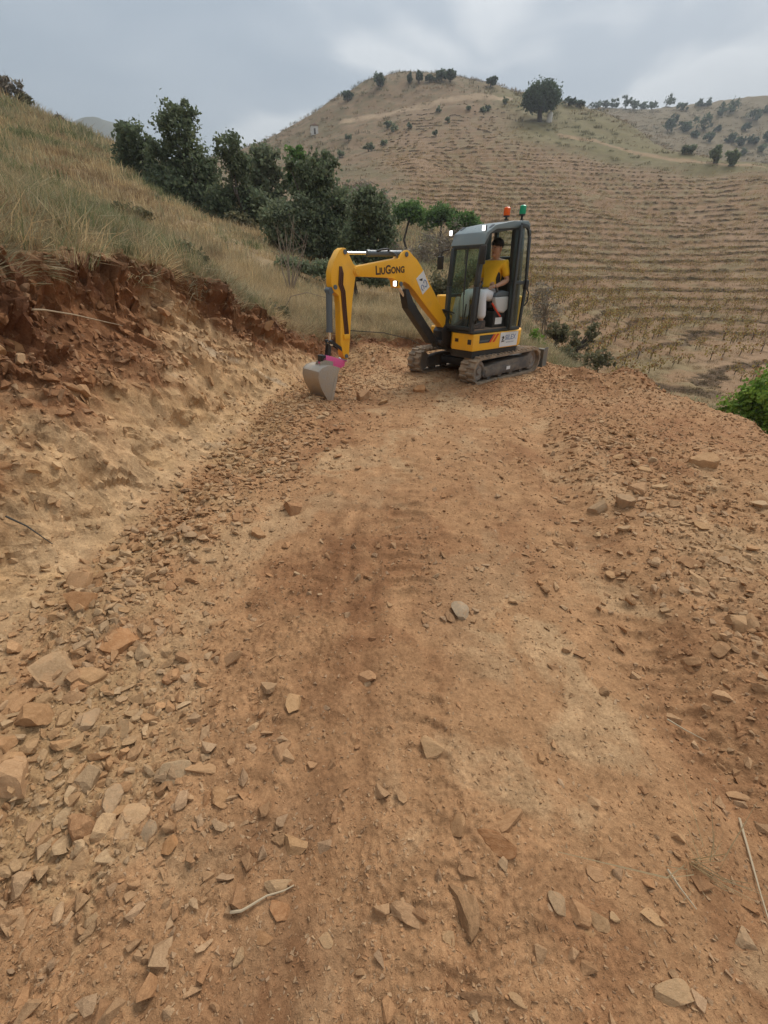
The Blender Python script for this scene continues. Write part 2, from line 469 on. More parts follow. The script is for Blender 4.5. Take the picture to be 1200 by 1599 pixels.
# soil colours (albedo)
TAN = np.array([0.352, 0.200, 0.100]); RED = np.array([0.245, 0.119, 0.056]); PALE = np.array([0.43, 0.288, 0.160]); OCH = np.array([0.37, 0.235, 0.115])
DARK = np.array([0.150, 0.066, 0.034]); WHITE = np.array([0.56, 0.46, 0.33]); STRAW = np.array([0.30, 0.22, 0.125]); HUM = np.array([0.12, 0.072, 0.042])
TERR = np.array([0.255, 0.158, 0.086]); GREENISH = np.array([0.17, 0.155, 0.062])

# near ground: fine mesh round the spot where the photographer stands
NR1, NC1 = 690, 580
PH1 = np.linspace(R(-80), R(80), NC1)
X1, Y1 = polar_grid(0.22, 14.6, NR1, PH1)
Z1, BANK1, NAT1, N1, DB1, DE1 = land(X1, Y1)
ROAD1 = np.clip(1 - BANK1 - NAT1, 0, 1)
RAD1 = np.hypot(X1, Y1)
# clods on the track
rough = 0.55 + 0.9 * sstep(-0.2, 0.5, noise2(X1 * 0.8, Y1 * 0.8, 71.)) + 1.2 * sstep(0.0, 0.5, X1 - bermx(Y1)) + 1.2 * sstep(-0.9, -0.2, DB1) + 1.0 * sstep(5.2, 6.5, Y1)
Z1 = Z1 + ROAD1 * rough * (0.011 * fbm2(X1 * 5, Y1 * 5, 3, 72.) + 0.008 * np.abs(fbm2(X1 * 17, Y1 * 17, 2, 73.)) + 0.006 * noise2(X1 * 45, Y1 * 45, 74.) * (1 - sstep(2.5, 5, RAD1)))
Z1 = Z1 + NAT1 * 0.04 * fbm2(X1 * 2.5, Y1 * 2.5, 3, 75.)
P1 = np.stack([X1, Y1, Z1], -1)
NO1 = grid_normals(P1)
# the cut: slabs of schist standing out of the face, clods and hanging soil at the lip
bx_, by_, bz_ = X1, Y1, Z1
tilt = bz_ * 0.8 + by_ * 0.35          # beds dip along the cut
slab = fbm3(bx_ * 1.6, by_ * 1.1, tilt * 4.5, 4, 0.55)
up01 = np.clip(DB1 / 1.4, 0, 1)
BK = BANK1 * sstep(0.05, 0.3, DB1)
sel = BK.ravel() > 0.01
xs, ys, zs = bx_.ravel()[sel], by_.ravel()[sel], bz_.ravel()[sel]
wx = xs + 0.10 * fbm3(xs * 3, ys * 3, zs * 3, 2); wy = ys + 0.10 * fbm3(xs * 3 + 9, ys * 3, zs * 3, 2); wz = zs + 0.06 * fbm3(xs * 3, ys * 3 + 9, zs * 3, 2)
tl = wz + 0.45 * wy
o1, v1, e1 = worley3(wx * 2.0, wy * 1.5, tl * 3.4, 1)
o2, v2, e2 = worley3(wx * 5.5, wy * 4.2, tl * 9.0, 2)
o3, v3, e3 = worley3(xs * 16, ys * 14, zs * 20, 3)
up_ = up01.ravel()[sel]
crumb = sstep(0.50, 0.85, np.clip(zs / np.maximum(0.4, np.minimum(N1.ravel()[sel], 2.2)), 0, 1.2) + 0.15 * fbm3(xs * 1.2, ys * 1.2, zs * 1.2, 2))
d1 = v1[:, 0] * 0.075 + (o1 * v1).sum(1) * 0.09
d2 = v2[:, 0] * 0.042 + (o2 * v2).sum(1) * 0.065
d3 = v3[:, 0] * 0.016 + (o3 * v3).sum(1) * 0.03
soft = sstep(-0.15, 0.45, fbm3(xs * 0.9, ys * 0.9, zs * 1.2, 2))      # worn smooth patches between the ribs
streak = fbm3(xs * 3 + zs * 2.0, (ys - 0.7 * zs) * 7.0, zs * 1.5, 3, 0.6)      # tooth marks of the bucket, raked down the face
disp = np.zeros(X1.size); disp[sel] = d1 * (0.35 + 1.4 * crumb) + d2 * (0.15 + 0.4 * (1 - soft) + 1.4 * crumb) + d3 * (0.25 + 1.2 * crumb) + 0.020 * streak * (1 - 0.6 * crumb)
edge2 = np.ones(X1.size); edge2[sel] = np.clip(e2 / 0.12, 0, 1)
cellv = np.zeros(X1.size); cellv[sel] = v1[:, 1] + 0.7 * v2[:, 1]
disp = disp.reshape(X1.shape); edge2 = edge2.reshape(X1.shape); cellv = cellv.reshape(X1.shape)
disp = disp + 0.03 * slab + 0.010 * fbm3(bx_ * 11, by_ * 9, bz_ * 14, 3)
lip = np.exp(-((N1 - Z1) / 0.18) ** 2) * sstep(0.5, 0.9, DB1)
disp = disp + 0.17 * lip * (0.45 + fbm3(bx_ * 1.6, by_ * 1.6, bz_, 3)) - 0.09 * np.exp(-((N1 - Z1 - 0.42) / 0.2) ** 2) * sstep(0.4, 0.8, DB1)
P1 = P1 + NO1 * (disp * BK)[..., None]
# a shadowy slot where turf overhangs
NO1 = grid_normals(P1)

# colours
wxx = X1 + 0.25 * fbm2(X1 * 1.5, Y1 * 1.5, 4, 85.); wyy = Y1 + 0.25 * fbm2(X1 * 1.5, Y1 * 1.5, 4, 86.)
f1 = fbm2(wxx * 0.7, wyy * 0.55, 5, 81., 0.6); f2 = fbm2(wxx * 2.1, wyy * 1.6, 5, 82., 0.65); f3 = fbm2(X1 * 9, Y1 * 9, 4, 83., 0.6)
c = mixc(np.broadcast_to(TAN, P1.shape), RED, 0.75 * sstep(-0.1, 0.8, f1 + 0.55 * f2))
c = mixc(c, PALE, 0.65 * sstep(0.10, 0.75, -f1 + 0.6 * f2))
# a paler swath up the middle of the track, a red swath on the left rut and towards the outer edge
mid = np.exp(-((X1 - 0.55 - 0.06 * Y1) / 0.42) ** 2) * sstep(0.6, 1.6, Y1)
c = mixc(c, PALE * 0.92, 0.45 * mid * sstep(-0.3, 0.5, f2))
redm = np.exp(-((X1 + 0.30) / 0.30) ** 2) * (1 - sstep(2.0, 3.2, Y1))
c = mixc(c, RED * 0.86, np.clip(0.6 * redm * (0.75 + 0.8 * f2), 0, 1))
for xr, wr, am in ((-0.42, 0.035, 0.36), (-0.24, 0.045, 0.45), (-0.08, 0.03, 0.32)):
    wv_ = 0.07 * noise2(Y1 * 0.55, 0.0 * Y1, 9.0) + 0.03 * noise2(Y1 * 2.3, X1 * 0.5, 10.0)
    c = mixc(c, RED * 0.72, np.clip(am * np.exp(-((X1 - xr - wv_ - 0.03 * Y1) / (wr * (1.3 + f2))) ** 2) * (1 - sstep(2.6, 4.2, Y1)) * (0.8 + 0.8 * f2), 0, 1))
redr = sstep(2.2, 3.4, X1) * sstep(3.2, 4.2, Y1) * (1 - sstep(6.2, 7.2, Y1)) + 0.5 * sstep(0.1, 0.3, X1 - bermx(Y1)) * (1 - sstep(0.4, 0.9, X1 - bermx(Y1)))
c = mixc(c, np.array([0.31, 0.158, 0.078]), np.clip(0.6 * redr * (0.6 + 0.6 * f2), 0, 1))
c = mixc(c, OCH, 0.6 * sstep(-0.8, -0.2, DB1) * sstep(-0.2, 0.4, f2 + 0.2))
# the cut face: pale weathered rock low down, red earth above
hb = np.clip(Z1 / np.maximum(0.4, np.minimum(N1, 2.2)), 0, 1.2)
redline = 0.41 + 0.20 * fbm2(X1 * 0.8, Y1 * 0.55, 3, 84.) + 0.24 * sstep(3.6, 5.4, Y1) * (1 - sstep(7, 8.5, Y1)) - 0.30 * sstep(7.6, 9.0, Y1)
cb = mixc(np.broadcast_to(PALE * 1.16, P1.shape), OCH * 1.1, 0.7 * sstep(-0.5, 0.6, cellv * 0.7 + 0.6 * f2))
cb = mixc(cb, TAN * 1.0, 0.3 * sstep(0.0, 0.5, cellv - 0.4 * f2))
cb = mixc(cb, WHITE, 0.6 * sstep(0.45, 0.8, fbm3(X1 * 1.2, Y1 * 3.0 + Z1 * 4, Z1 * 1.0, 3)))
cb = mixc(cb, RED * 1.0, sstep(-0.12, 0.14, hb - redline + 0.15 * cellv))
cb = mixc(cb, DARK, 0.8 * sstep(0.05, 0.35, hb - redline) * sstep(-0.25, 0.25, f2 + 0.5 * slab))
cb = mixc(cb, HUM, 0.75 * sstep(0.86, 1.0, hb))
cb = cb * (1 + 0.16 * f3[..., None]) * (1 + 0.16 * cellv[..., None])
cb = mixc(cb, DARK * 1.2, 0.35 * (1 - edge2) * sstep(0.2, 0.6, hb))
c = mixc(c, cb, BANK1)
cn = mixc(np.broadcast_to(STRAW, P1.shape), GREENISH, sstep(0.0, 0.5, f1)); cn = mixc(cn, HUM, 0.5 * sstep(0.1, 0.5, f2))
c = mixc(c, cn, NAT1)
c = np.clip(c * (1 + 0.10 * f3[..., None]), 0.01, 0.9)
C1 = c

def split_mesh(P, C, keep, quads):
    q = quads[keep]
    used = np.unique(q)
    mp = np.full(P.reshape(-1, 3).shape[0], -1, np.int64); mp[used] = np.arange(len(used))
    return P.reshape(-1, 3)[used], mp[q], C.reshape(-1, 3)[used]

M_SOIL = mat_soil('dug_earth')
M_BANK = mat_soil('cut_earth', 1.0, 1.3)
M_HILL = mat_soil('dry_hillside_soil', 0.8, 0.6)
Q1 = grid_quads(NR1, NC1)
fb = BANK1.ravel()[Q1].mean(1); fn = NAT1.ravel()[Q1].mean(1)
for nm, keep, mt in (('dirt_track', (fb < 0.5) & (fn < 0.5), M_SOIL), ('cut_bank', (fb >= 0.5) & (fn < 0.5), M_BANK), ('hillside', fn >= 0.5, M_HILL)):
    v, q, cc = split_mesh(P1, C1, keep, Q1)
    tag(link(nm, np_mesh(nm, v, q, col=cc, smooth=(nm != 'cut_bank')), mt), kind='structure')

# far ground: hillside, valley, terraced hill, the slope beyond
NR2, NC2 = 590, 420
PH2 = np.linspace(R(-47), R(47), NC2)
rr = np.concatenate([np.exp(np.linspace(math.log(14.3), math.log(270), NR2 - 90)), np.exp(np.linspace(math.log(272), math.log(900), 90))])
RR, PP = np.meshgrid(rr, PH2, indexing='ij')
X2, Y2 = RR * np.sin(PP), RR * np.cos(PP)
Z2, _, _, N2, _, _ = land(X2, Y2)
Z2, RIS2, S2 = terrace(X2, Y2, Z2)
Z2 = Z2 + 0.05 * fbm2(X2 * 0.8, Y2 * 0.8, 3, 91.) + 0.0016 * RR * fbm2(X2 * 0.12, Y2 * 0.12, 3, 92.)
Z2 = Z2 - 0.05 * (RR < 14.8)
P2 = np.stack([X2, Y2, Z2], -1); NO2 = grid_normals(P2)
TM2 = terr_mask(X2, Y2)
g1 = fbm2(X2 * 0.03, Y2 * 0.03, 4, 95.); g2 = fbm2(X2 * 0.25, Y2 * 0.25, 4, 96.); g3 = fbm2(X2 * 1.6, Y2 * 1.6, 3, 97.)
PHD2 = np.degrees(PP)
scrub = np.array([0.165, 0.125, 0.070])
cn = mixc(np.broadcast_to(STRAW * 0.95, P2.shape), GREENISH, sstep(-0.1, 0.5, g1 + 0.4 * g2))
cn = mixc(cn, scrub, sstep(0.0, 0.5, g2 - 0.3 * g1))
cn = mixc(cn, mixc(np.broadcast_to(np.array([0.205, 0.136, 0.078]), P2.shape), np.array([0.155, 0.120, 0.066]), sstep(-0.3, 0.4, g2 + 0.5 * g1)), sstep(45, 110, RR) * 0.85)
grn = sstep(9, 13, PHD2) * sstep(150, 170, RR) * (1 - sstep(235, 260, RR))
cn = mixc(cn, np.array([0.165, 0.142, 0.062]), 0.8 * grn)
farr = sstep(240, 270, RR) * sstep(13, 18, PHD2)
cn = mixc(cn, np.array([0.16, 0.122, 0.065]), farr * 0.9)
ct = mixc(np.broadcast_to(TERR, P2.shape), np.array([0.205, 0.152, 0.080]), sstep(-0.2, 0.4, g2))
ct = mixc(ct, np.array([0.275, 0.178, 0.105]), sstep(0.0, 0.4, g1))
ct = mixc(ct, np.array([0.105, 0.070, 0.045]), 0.8 * RIS2)  # dark brown risers: scrubby soil, with the shade of the banks put into the colour
ct = mixc(ct, np.array([0.185, 0.130, 0.078]), 0.5 * sstep(120, 190, RR))
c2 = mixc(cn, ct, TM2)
# the farm road climbing the hill, and the vineyard's own path
def hill_path(pts, w):
    pts = np.array([atY(*p) for p in pts])
    d = np.full(X2.shape, 1e9)
    for a, b in zip(pts[:-1], pts[1:]):
        e = b - a; t = np.clip(((X2 - a[0]) * e[0] + (Y2 - a[1]) * e[1]) / (e[0] ** 2 + e[1] ** 2), 0, 1)
        d = np.minimum(d, np.hypot(X2 - a[0] - t * e[0], Y2 - a[1] - t * e[1]))
    return 1 - sstep(w * 0.6, w, d + 0.4 * w * g3)
c2 = mixc(c2, np.array([0.36, 0.26, 0.165]), 0.85 * hill_path([(540, 190, 205), (620, 178, 205), (680, 165, 208), (740, 156, 210), (790, 152, 214)], 3.2))
c2 = mixc(c2, np.array([0.34, 0.225, 0.135]), 0.7 * hill_path([(880, 215, 168), (930, 225, 165), (1000, 245, 155), (1080, 257, 146), (1200, 262, 135)], 2.2))
c2 = np.clip(c2 * (1 + 0.16 * g3[..., None] + 0.12 * g2[..., None]), 0.01, 0.9)
Q2 = grid_quads(NR2, NC2)
ft = TM2.ravel()[Q2].mean(1); fr = RR.ravel()[Q2].mean(1); fp = PHD2.ravel()[Q2].mean(1)
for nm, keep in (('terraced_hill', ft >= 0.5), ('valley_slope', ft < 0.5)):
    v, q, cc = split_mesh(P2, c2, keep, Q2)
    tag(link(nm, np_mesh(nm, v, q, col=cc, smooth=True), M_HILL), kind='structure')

# the rest of the ground, coarse: behind the photographer and out to the horizon
ph3 = np.linspace(R(44), R(316), 120)
rr3 = np.exp(np.linspace(math.log(0.15), math.log(2600), 150))
RR3, PP3 = np.meshgrid(rr3, ph3, indexing='ij')
X3, Y3 = RR3 * np.sin(PP3), RR3 * np.cos(PP3)
Z3, B3, NA3, _, DB3, DE3 = land(X3, Y3)
Z3 = Z3 - 0.14 - 0.01 * RR3 * (np.abs(np.arctan2(X3, Y3)) < R(81))
c3 = mixc(np.broadcast_to(TAN, X3.shape + (3,)), STRAW, NA3); c3 = mixc(c3, RED, B3)
me = np_mesh('ground', np.stack([X3, Y3, Z3], -1), grid_quads(150, 120), col=c3.reshape(-1, 3), smooth=True)
tag(link('ground', me, M_HILL), kind='structure')
ph4 = np.linspace(R(-50), R(50), 60); rr4 = np.exp(np.linspace(math.log(880), math.log(4500), 14))
RR4, PP4 = np.meshgrid(rr4, ph4, indexing='ij')
zed = np.interp(np.linspace(0, 59, 60), np.arange(60), Z2[-1, np.linspace(0, NC2 - 1, 60).astype(int)])
Z4 = (zed[None] - 4) * (1 - sstep(900, 1600, RR4)) + 10 * sstep(900, 1600, RR4)
me = np_mesh('distant_ground', np.stack([RR4 * np.sin(PP4), RR4 * np.cos(PP4), Z4], -1), grid_quads(14, 60), col=np.broadcast_to(STRAW * 0.8, (14 * 60, 3)), smooth=True)
tag(link('distant_ground', me, M_HILL), kind='structure')
# a far mountain in the gap between the slopes
mx = np.linspace(-1, 1, 60); my = np.linspace(-1, 1, 24)
MX, MY = np.meshgrid(mx, my, indexing='ij')
a0 = atY(165, 186, 1100)
MH = np.exp(-(MX / 0.42) ** 2) * 0.82 + 0.28 * np.exp(-((MX - 0.55) / 0.3) ** 2) + 0.3 * np.exp(-((MX + 0.6) / 0.35) ** 2)
MZ = 30 + (MH / 0.84 + 0.05 * fbm2(MX * 3, MY * 3, 4, 101.)) * (1 - MY ** 2) * (a0[2] - 30)
me = np_mesh('far_mountain', np.stack([a0[0] + MX * 330, 1100 + MY * 260, MZ], -1), grid_quads(60, 24), col=np.broadcast_to(np.array([0.12, 0.125, 0.10]), (1440, 3)), smooth=True)
tag(link('far_mountain', me, M_HILL), kind='structure')

# ------------------------------------------------------------------ stones
def hull_rock(seed, flat=0.5, npts=13, bev=0.05, rough=0.0):
    rg = np.random.default_rng(seed)
    bm = bmesh.new()
    a = rg.normal(size=(npts, 3)); a /= np.linalg.norm(a, axis=1)[:, None]
    # squarish, angular: push points towards a box
    a = np.sign(a) * np.abs(a) ** 0.62
    a = a / np.abs(a).max(1)[:, None] * (0.78 + 0.22 * rg.random((npts, 1)))
    a[:, 2] *= flat
    vs = [bm.verts.new(v) for v in a]
    r = bmesh.ops.convex_hull(bm, input=vs)
    for v in [v for v in bm.verts if not v.link_faces]: bm.verts.remove(v)
    bmesh.ops.dissolve_limit(bm, angle_limit=R(14), verts=bm.verts[:], edges=bm.edges[:])
    if bev:
        bmesh.ops.bevel(bm, geom=bm.edges[:], offset=bev, segments=2, profile=0.55, affect='EDGES', clamp_overlap=True)
    if rough:
        bmesh.ops.triangulate(bm, faces=bm.faces[:])
        bmesh.ops.subdivide_edges(bm, edges=[e for e in bm.edges if e.calc_length() > 0.3], cuts=1, use_grid_fill=True)
        for v in bm.verts: v.co += Vector(rg.normal(size=3)) * rough
    bmesh.ops.triangulate(bm, faces=bm.faces[:])
    bm.normal_update()
    me = bpy.data.meshes.new('rock')
    bm.to_mesh(me); bm.free()
    me.polygons.foreach_set('use_smooth', np.zeros(len(me.polygons), dtype=bool))
    return me

def cut_rock(seed, flat=0.6, cuts=9, sub=3, rough=0.02):
    """a blunt lump split along random planes, then roughened: blocky schist"""
    rg = np.random.default_rng(seed)
    bm = bmesh.new(); bmesh.ops.create_icosphere(bm, subdivisions=sub, radius=1.0)
    bm.verts.ensure_lookup_table()
    v = np.array([q.co[:] for q in bm.verts]); v = v / (np.abs(v) ** 5).sum(1)[:, None] ** 0.2 * np.array([1.0, rg.uniform(0.85, 1.0), 0.9])
    nrm = rg.normal(size=(cuts, 3)); nrm[0] = (0.1 * rg.normal(), 0.1 * rg.normal(), 1); nrm[1] = (0.15 * rg.normal(), 0.15 * rg.normal(), -1)
    nrm /= np.linalg.norm(nrm, axis=1)[:, None]
    for k, n in enumerate(nrm):
        lim = rg.uniform(0.36, 0.5) if k < 2 else rg.uniform(0.42, 0.8)
        d = v @ n - lim
        v = v - np.where(d > 0, d * 0.995, 0)[:, None] * n
    v = v / np.abs(v).max(0)
    v[:, 2] *= flat
    v = v + 0.03 * np.stack([fbm3(v[:, 0] * 2.2 + seed + j * 9, v[:, 1] * 2.2, v[:, 2] * 3.0, 3) for j in range(3)], -1) * np.array([1, 1, flat]) + rg.normal(size=v.shape) * rough * 0.4
    for q, c_ in zip(bm.verts, v): q.co = c_
    me = bpy.data.meshes.new('rock'); bm.to_mesh(me); bm.free()
    me.polygons.foreach_set('use_smooth', np.ones(len(me.polygons), dtype=bool)); me.set_sharp_from_angle(angle=R(16))
    return me

def mat_rock():
    t = NT('schist_stone')
    r = t.rnd()
    c = t.ramp(r, [(0.0, (0.36, 0.20, 0.095)), (0.25, (0.41, 0.25, 0.125)), (0.5, (0.33, 0.175, 0.085)), (0.72, (0.43, 0.28, 0.15)), (0.9, (0.36, 0.24, 0.14)), (1.0, (0.44, 0.315, 0.185))])
    n1 = t.noise(2.3, 6.0, 0.65); n2 = t.noise(14.0, 5.0, 0.7); n3 = t.noise(60.0, 3.0, 0.6)
    c = t.mix(c, t.ramp(n1, [(0.3, (0.82, 0.77, 0.72)), (0.55, (1, 1, 1)), (0.75, (1.2, 1.18, 1.15))]), 1.0, 'MULTIPLY')
    c = t.mix(c, t.ramp(n2, [(0.3, (0.8, 0.78, 0.76)), (0.7, (1.18, 1.18, 1.18))]), 1.0, 'MULTIPLY')
    oc = t.node('ShaderNodeObjectInfo').outputs['Color']
    c = t.mix(c, oc, 1.0, 'MULTIPLY')
    # dust from the track on it
    d = t.ramp(n1, [(0.48, (0, 0, 0)), (0.62, (1, 1, 1))])
    fm = t.node('ShaderNodeMath', operation='MULTIPLY'); t.l.new(d, fm.inputs[0]); fm.inputs[1].default_value = 0.45
    c = t.mix(c, (0.39, 0.215, 0.105), fm.outputs[0])
    nb = t.bump(n1, 0.5, 0.010); nb = t.bump(n2, 0.5, 0.003, nb); nb = t.bump(n3, 0.4, 0.001, nb)
    return t.set(c, 0.93, normal=nb, **{'Specular IOR Level': 0.2})
M_ROCK = mat_rock()
ROCKS = [cut_rock(100 + k, [0.42, 0.55, 0.7, 0.36][k % 4], 8 + k % 5) for k in range(20)]
for m in ROCKS: m.materials.append(M_ROCK)

P1f, NO1f = P1.reshape(-1, 3), NO1.reshape(-1, 3)
_px, _py, _pw = pix(P1f)
def ground_at_pixel(px, py):
    d = np.hypot(_px - px, _py - py)
    near = np.where(d < 4.0)[0]
    if len(near) == 0: near = np.argsort(d)[:3]
    k = near[np.argmin(_pw[near] + d[near] * 0.02)]
    return P1f[k], NO1f[k], _pw[k]
def ground_z(x, y):
    k = np.argmin((P1f[:, 0] - x) ** 2 + (P1f[:, 1] - y) ** 2)
    return P1f[k], NO1f[k]
def orient(n, yaw):
    n = Vector(n); n.normalize()
    q = Vector((0, 0, 1)).rotation_difference(n)
    return q.to_matrix().to_4x4() @ Matrix.Rotation(yaw, 4, 'Z')
def put_rock(p, n, sx, sy, sz, yaw, mesh, label, group, sink=0.35, name='rock', lean=0.0):
    o = link(name, mesh)
    m = Matrix.Translation(Vector(p) + Vector(n) * (sz * 0.5 * (1 - 2 * sink))) @ orient(n, yaw)
    if lean: m = m @ Matrix.Rotation(lean, 4, 'X')
    o.matrix_world = m @ Matrix.Diagonal((sx / 2, sy / 2, sz / 2 / 0.5, 1))
    for w_, tint in (('reddish', (0.98, 0.88, 0.80)), ('red brown', (0.88, 0.77, 0.70)), ('orange', (1.04, 0.92, 0.78)), ('pale', (1.12, 1.17, 1.22)), ('whitish', (1.2, 1.3, 1.4)), ('grey', (0.88, 0.98, 1.12)), ('dark', (0.66, 0.66, 0.68)), ('brown', (0.84, 0.80, 0.77))):
        if re.search(r'\b' + w_, label.split(' the ')[0].split(' at ')[0].split(' in ')[0]): o.color = (*tint, 1); break
    tag(o, label, 'rock', group)
    return o

# stones one can find in the photograph: x, y, width, height on it, thickness ratio, label
STONES = [
 (190, 1000, 56, 50, .45, 'square reddish slab with a flat top at the foot of the cut bank'),
 (86, 1044, 78, 66, .75, 'largest rounded tan boulder in the rubble below the left bank'),
 (14, 1218, 74, 66, .6, 'big pale block cut off by the left edge of the photo'),
 (50, 1122, 58, 40, .6, 'brown boulder just below the largest boulder by the left edge'),
 (122, 908, 50, 34, .5, 'tan slab at the top of the left rubble against pale bank'),
 (126, 938, 54, 30, .5, 'long reddish stone leaning right under the top slab of left rubble'),
 (140, 1062, 46, 34, .45, 'flat tan stone right of the largest boulder'),
 (363, 1031, 46, 24, .55, 'pale oval stone alone on the red soil left of the ruts'),
 (274, 1214, 44, 54, .3, 'rounded flat slab half sunk in the left foreground soil'),
 (314, 1200, 46, 28, .5, 'layered pale stone touching the sunken rounded slab'),
 (342, 1250, 36, 42, .35, 'brown wedge of stone below the layered pale stone'),
 (202, 1285, 42, 70, .4, 'long pale upright shard in the lower left rubble'),
 (234, 1298, 38, 52, .4, 'greyish shard right beside the long pale shard'),
 (266, 1318, 28, 38, .5, 'small orange brown block right of the greyish shard'),
 (458, 1320, 42, 42, .6, 'tan lump beside the left rut in the foreground'),
 (435, 1312, 20, 28, .5, 'small dark stone left of the tan lump by the rut'),
 (457, 1103, 22, 38, .5, 'pointed triangular shard standing on the red soil'),
 (440, 1176, 27, 40, .5, 'oval red brown stone below the triangular shard'),
 (437, 1386, 46, 26, .4, 'tan slab behind the fallen twig'),
 (438, 1421, 34, 44, .4, 'oblong reddish slab just below the fallen twig'),
 (414, 1468, 34, 26, .5, 'wedge shaped brown stone under the oblong slab'),
 (508, 1466, 25, 36, .4, 'small angular slab alone between the foreground ruts'),
 (563, 1520, 23, 18, .6, 'little tan cube of stone near the bottom of the track'),
 (575, 1060, 27, 18, .6, 'small pale stone lying in the middle of the caterpillar prints'),
 (140, 1588, 56, 34, .4, 'round flat stone at the bottom left of the photo'),
 (418, 1075, 25, 30, .6, 'greyish angular stone on the left rut'),
 (398, 1138, 20, 20, .7, 'small whitish stone left of the oval red stone'),
 (485, 1197, 19, 17, .6, 'small pale pebble right of the oval red stone'),
 (719, 958, 27, 26, .8, 'grey angular stone standing alone in mid track'),
 (704, 965, 12, 25, .9, 'thin dark sliver next to the grey stone in mid track'),
 (773, 1318, 60, 44, .35, 'broad flat reddish slab with a bright edge in the foreground'),
 (792, 1284, 56, 34, .35, 'sunken slab just above the broad flat slab'),
 (718, 1286, 30, 48, .45, 'pale arrowhead shaped stone left of the broad slab'),
 (730, 1352, 26, 36, .4, 'small diamond shaped slab below the arrowhead stone'),
 (727, 1418, 38, 116, .4, 'long dark blade of rock lying lengthwise in the foreground'),
 (699, 1465, 18, 38, .5, 'narrow pale splinter left of the long blade of rock'),
 (931, 1368, 28, 32, .45, 'pale egg shaped stone right of the broad slab'),
 (966, 1366, 20, 27, .45, 'small grey stone right of the pale egg shaped stone'),
 (904, 1428, 31, 46, .45, 'squared tan block in the lower right group of three'),
 (934, 1438, 30, 44, .45, 'brown slab leaning on the squared tan block'),
 (922, 1459, 28, 18, .5, 'small oval stone below the squared tan block'),
 (1018, 1430, 44, 44, .4, 'pale pointed slab half buried at the lower right'),
 (1163, 1466, 34, 52, .35, 'long tan slab near the lower right edge'),
 (1055, 1555, 60, 52, .5, 'big angular block at the bottom right of the photo'),
 (806, 1560, 34, 30, .6, 'rounded tan stone at the bottom centre right'),
 (742, 1560, 50, 50, .3, 'buried dark slab at the very bottom of the track'),
 (946, 1083, 21, 20, .7, 'dark brown stone alone on the right half of track'),
 (672, 1168, 44, 38, .4, 'pale boomerang shaped slab beside the caterpillar prints'),
 (870, 1412, 27, 42, .45, 'grey brown stone left of the squared tan block'),
 (1152, 1242, 30, 20, .5, 'pale oblong stone on the right slope edge'),
 (636, 1430, 54, 44, .35, 'red brown slab sunk beside the long blade of rock'),
 (567, 621, 23, 16, .8, 'pale square block on the soil right of the bucket'),
 (659, 606, 24, 15, .6, 'slanting orange slab in front of the caterpillar tracks'),
 (597, 626, 15, 12, .7, 'small block right of the pale square block'),
 (456, 798, 30, 25, .8, 'tan block on the rubble below the pale bank'),
 (1095, 725, 36, 13, .8, 'pale flat slab topping the rubble on the right'),
 (975, 788, 26, 30, 1.2, 'upright grey block in the right berm'),
 (1000, 768, 32, 14, .8, 'arched pale stone above the upright grey block'),
 (935, 797, 30, 11, .6, 'flat stone left of the upright grey block'),
 (1187, 789, 22, 11, .6, 'pale flat stone near the right edge of the berm'),
 (1152, 978, 30, 26, .7, 'tan block at the end of the right berm'),
 (1072, 880, 34, 22, .6, 'rounded slab at the crest of the right berm'),
 (1088, 905, 18, 34, .6, 'slanting slab below the rounded slab of the berm'),
 (700, 645, 0, 0, 0, None),
]
HANDLES = []
for k, (px, py, w, h, th, lab) in enumerate(STONES):
    if lab is None: continue
    HANDLES.append((px, py, re.split(r' (?:with|in|cut|just|at|leaning|right|alone|half|touching|below|beside|left|standing|behind|under|between|near|on|lying|above|topping|next|sunk)\b', lab)[0]))
    p, n, dep = ground_at_pixel(px, py)
    sx = w * dep / _f
    g0 = ray(px, py + h / 2); g1 = ray(px, py - h / 2)
    sl = max(0.16, -ray(px, py)[2])
    ly = abs((CAM_H / max(0.12, -g1[2])) * g1[1] - (CAM_H / max(0.12, -g0[2])) * g0[1])
    sy = min(ly * 0.85, 2.8 * sx)
    if py < 900: sy = min(sy, 1.1 * sx)
    sz = th * min(sx, sy) * (1.0 if py > 900 else 1.0)
    put_rock(p, n, sx * 1.05, sy, sz, random.uniform(-0.25, 0.25) + (math.pi if k % 2 else 0), ROCKS[(k * 7) % 20], lab, None, sink=0.36 if th > 0.4 else 0.46, lean=random.uniform(-0.15, 0.15))

# the rest of the rubble, larger pieces one by one
cellA = np.zeros((NR1, NC1)); dphi = PH1[1] - PH1[0]; dlr = math.log(14.6 / 0.22) / (NR1 - 1)
cellA[:] = RAD1 ** 2 * dphi * dlr
XF, YF = P1f[:, 0], P1f[:, 1]
inview = (_px > -60) & (_px < 1260) & (_py < 1680) & (_pw > 0)
around = (_pw > -0.6) & (np.abs(P1f[:, 0]) < 7)
def zone_sample(wgt, n, rg=RNG, where=None):
    w = np.clip(wgt.ravel(), 0, None) * (inview if where is None else where)
    return rg.choice(len(w), n, p=w / w.sum(), replace=False)
z_left = np.exp(-((DB1 + 0.18) / 0.34) ** 2) * sstep(0.3, 0.7, Y1) * (1 - sstep(3.3, 4.6, Y1)) * ROAD1
z_left2 = np.exp(-((DB1 + 0.5) / 0.45) ** 2) * sstep(2.8, 3.6, Y1) * (1 - sstep(6.2, 7.0, Y1)) * ROAD1
z_berm = np.exp(-((X1 - bermx(Y1) - 0.45) / 0.5) ** 2) * sstep(0.8, 1.3, Y1) * (1 - sstep(4.4, 5.4, Y1)) * ROAD1
z_mach = sstep(6.0, 6.8, Y1) * ROAD1 * (sstep(2.4, 3.0, X1) + (1 - sstep(0.0, 0.9, X1)))
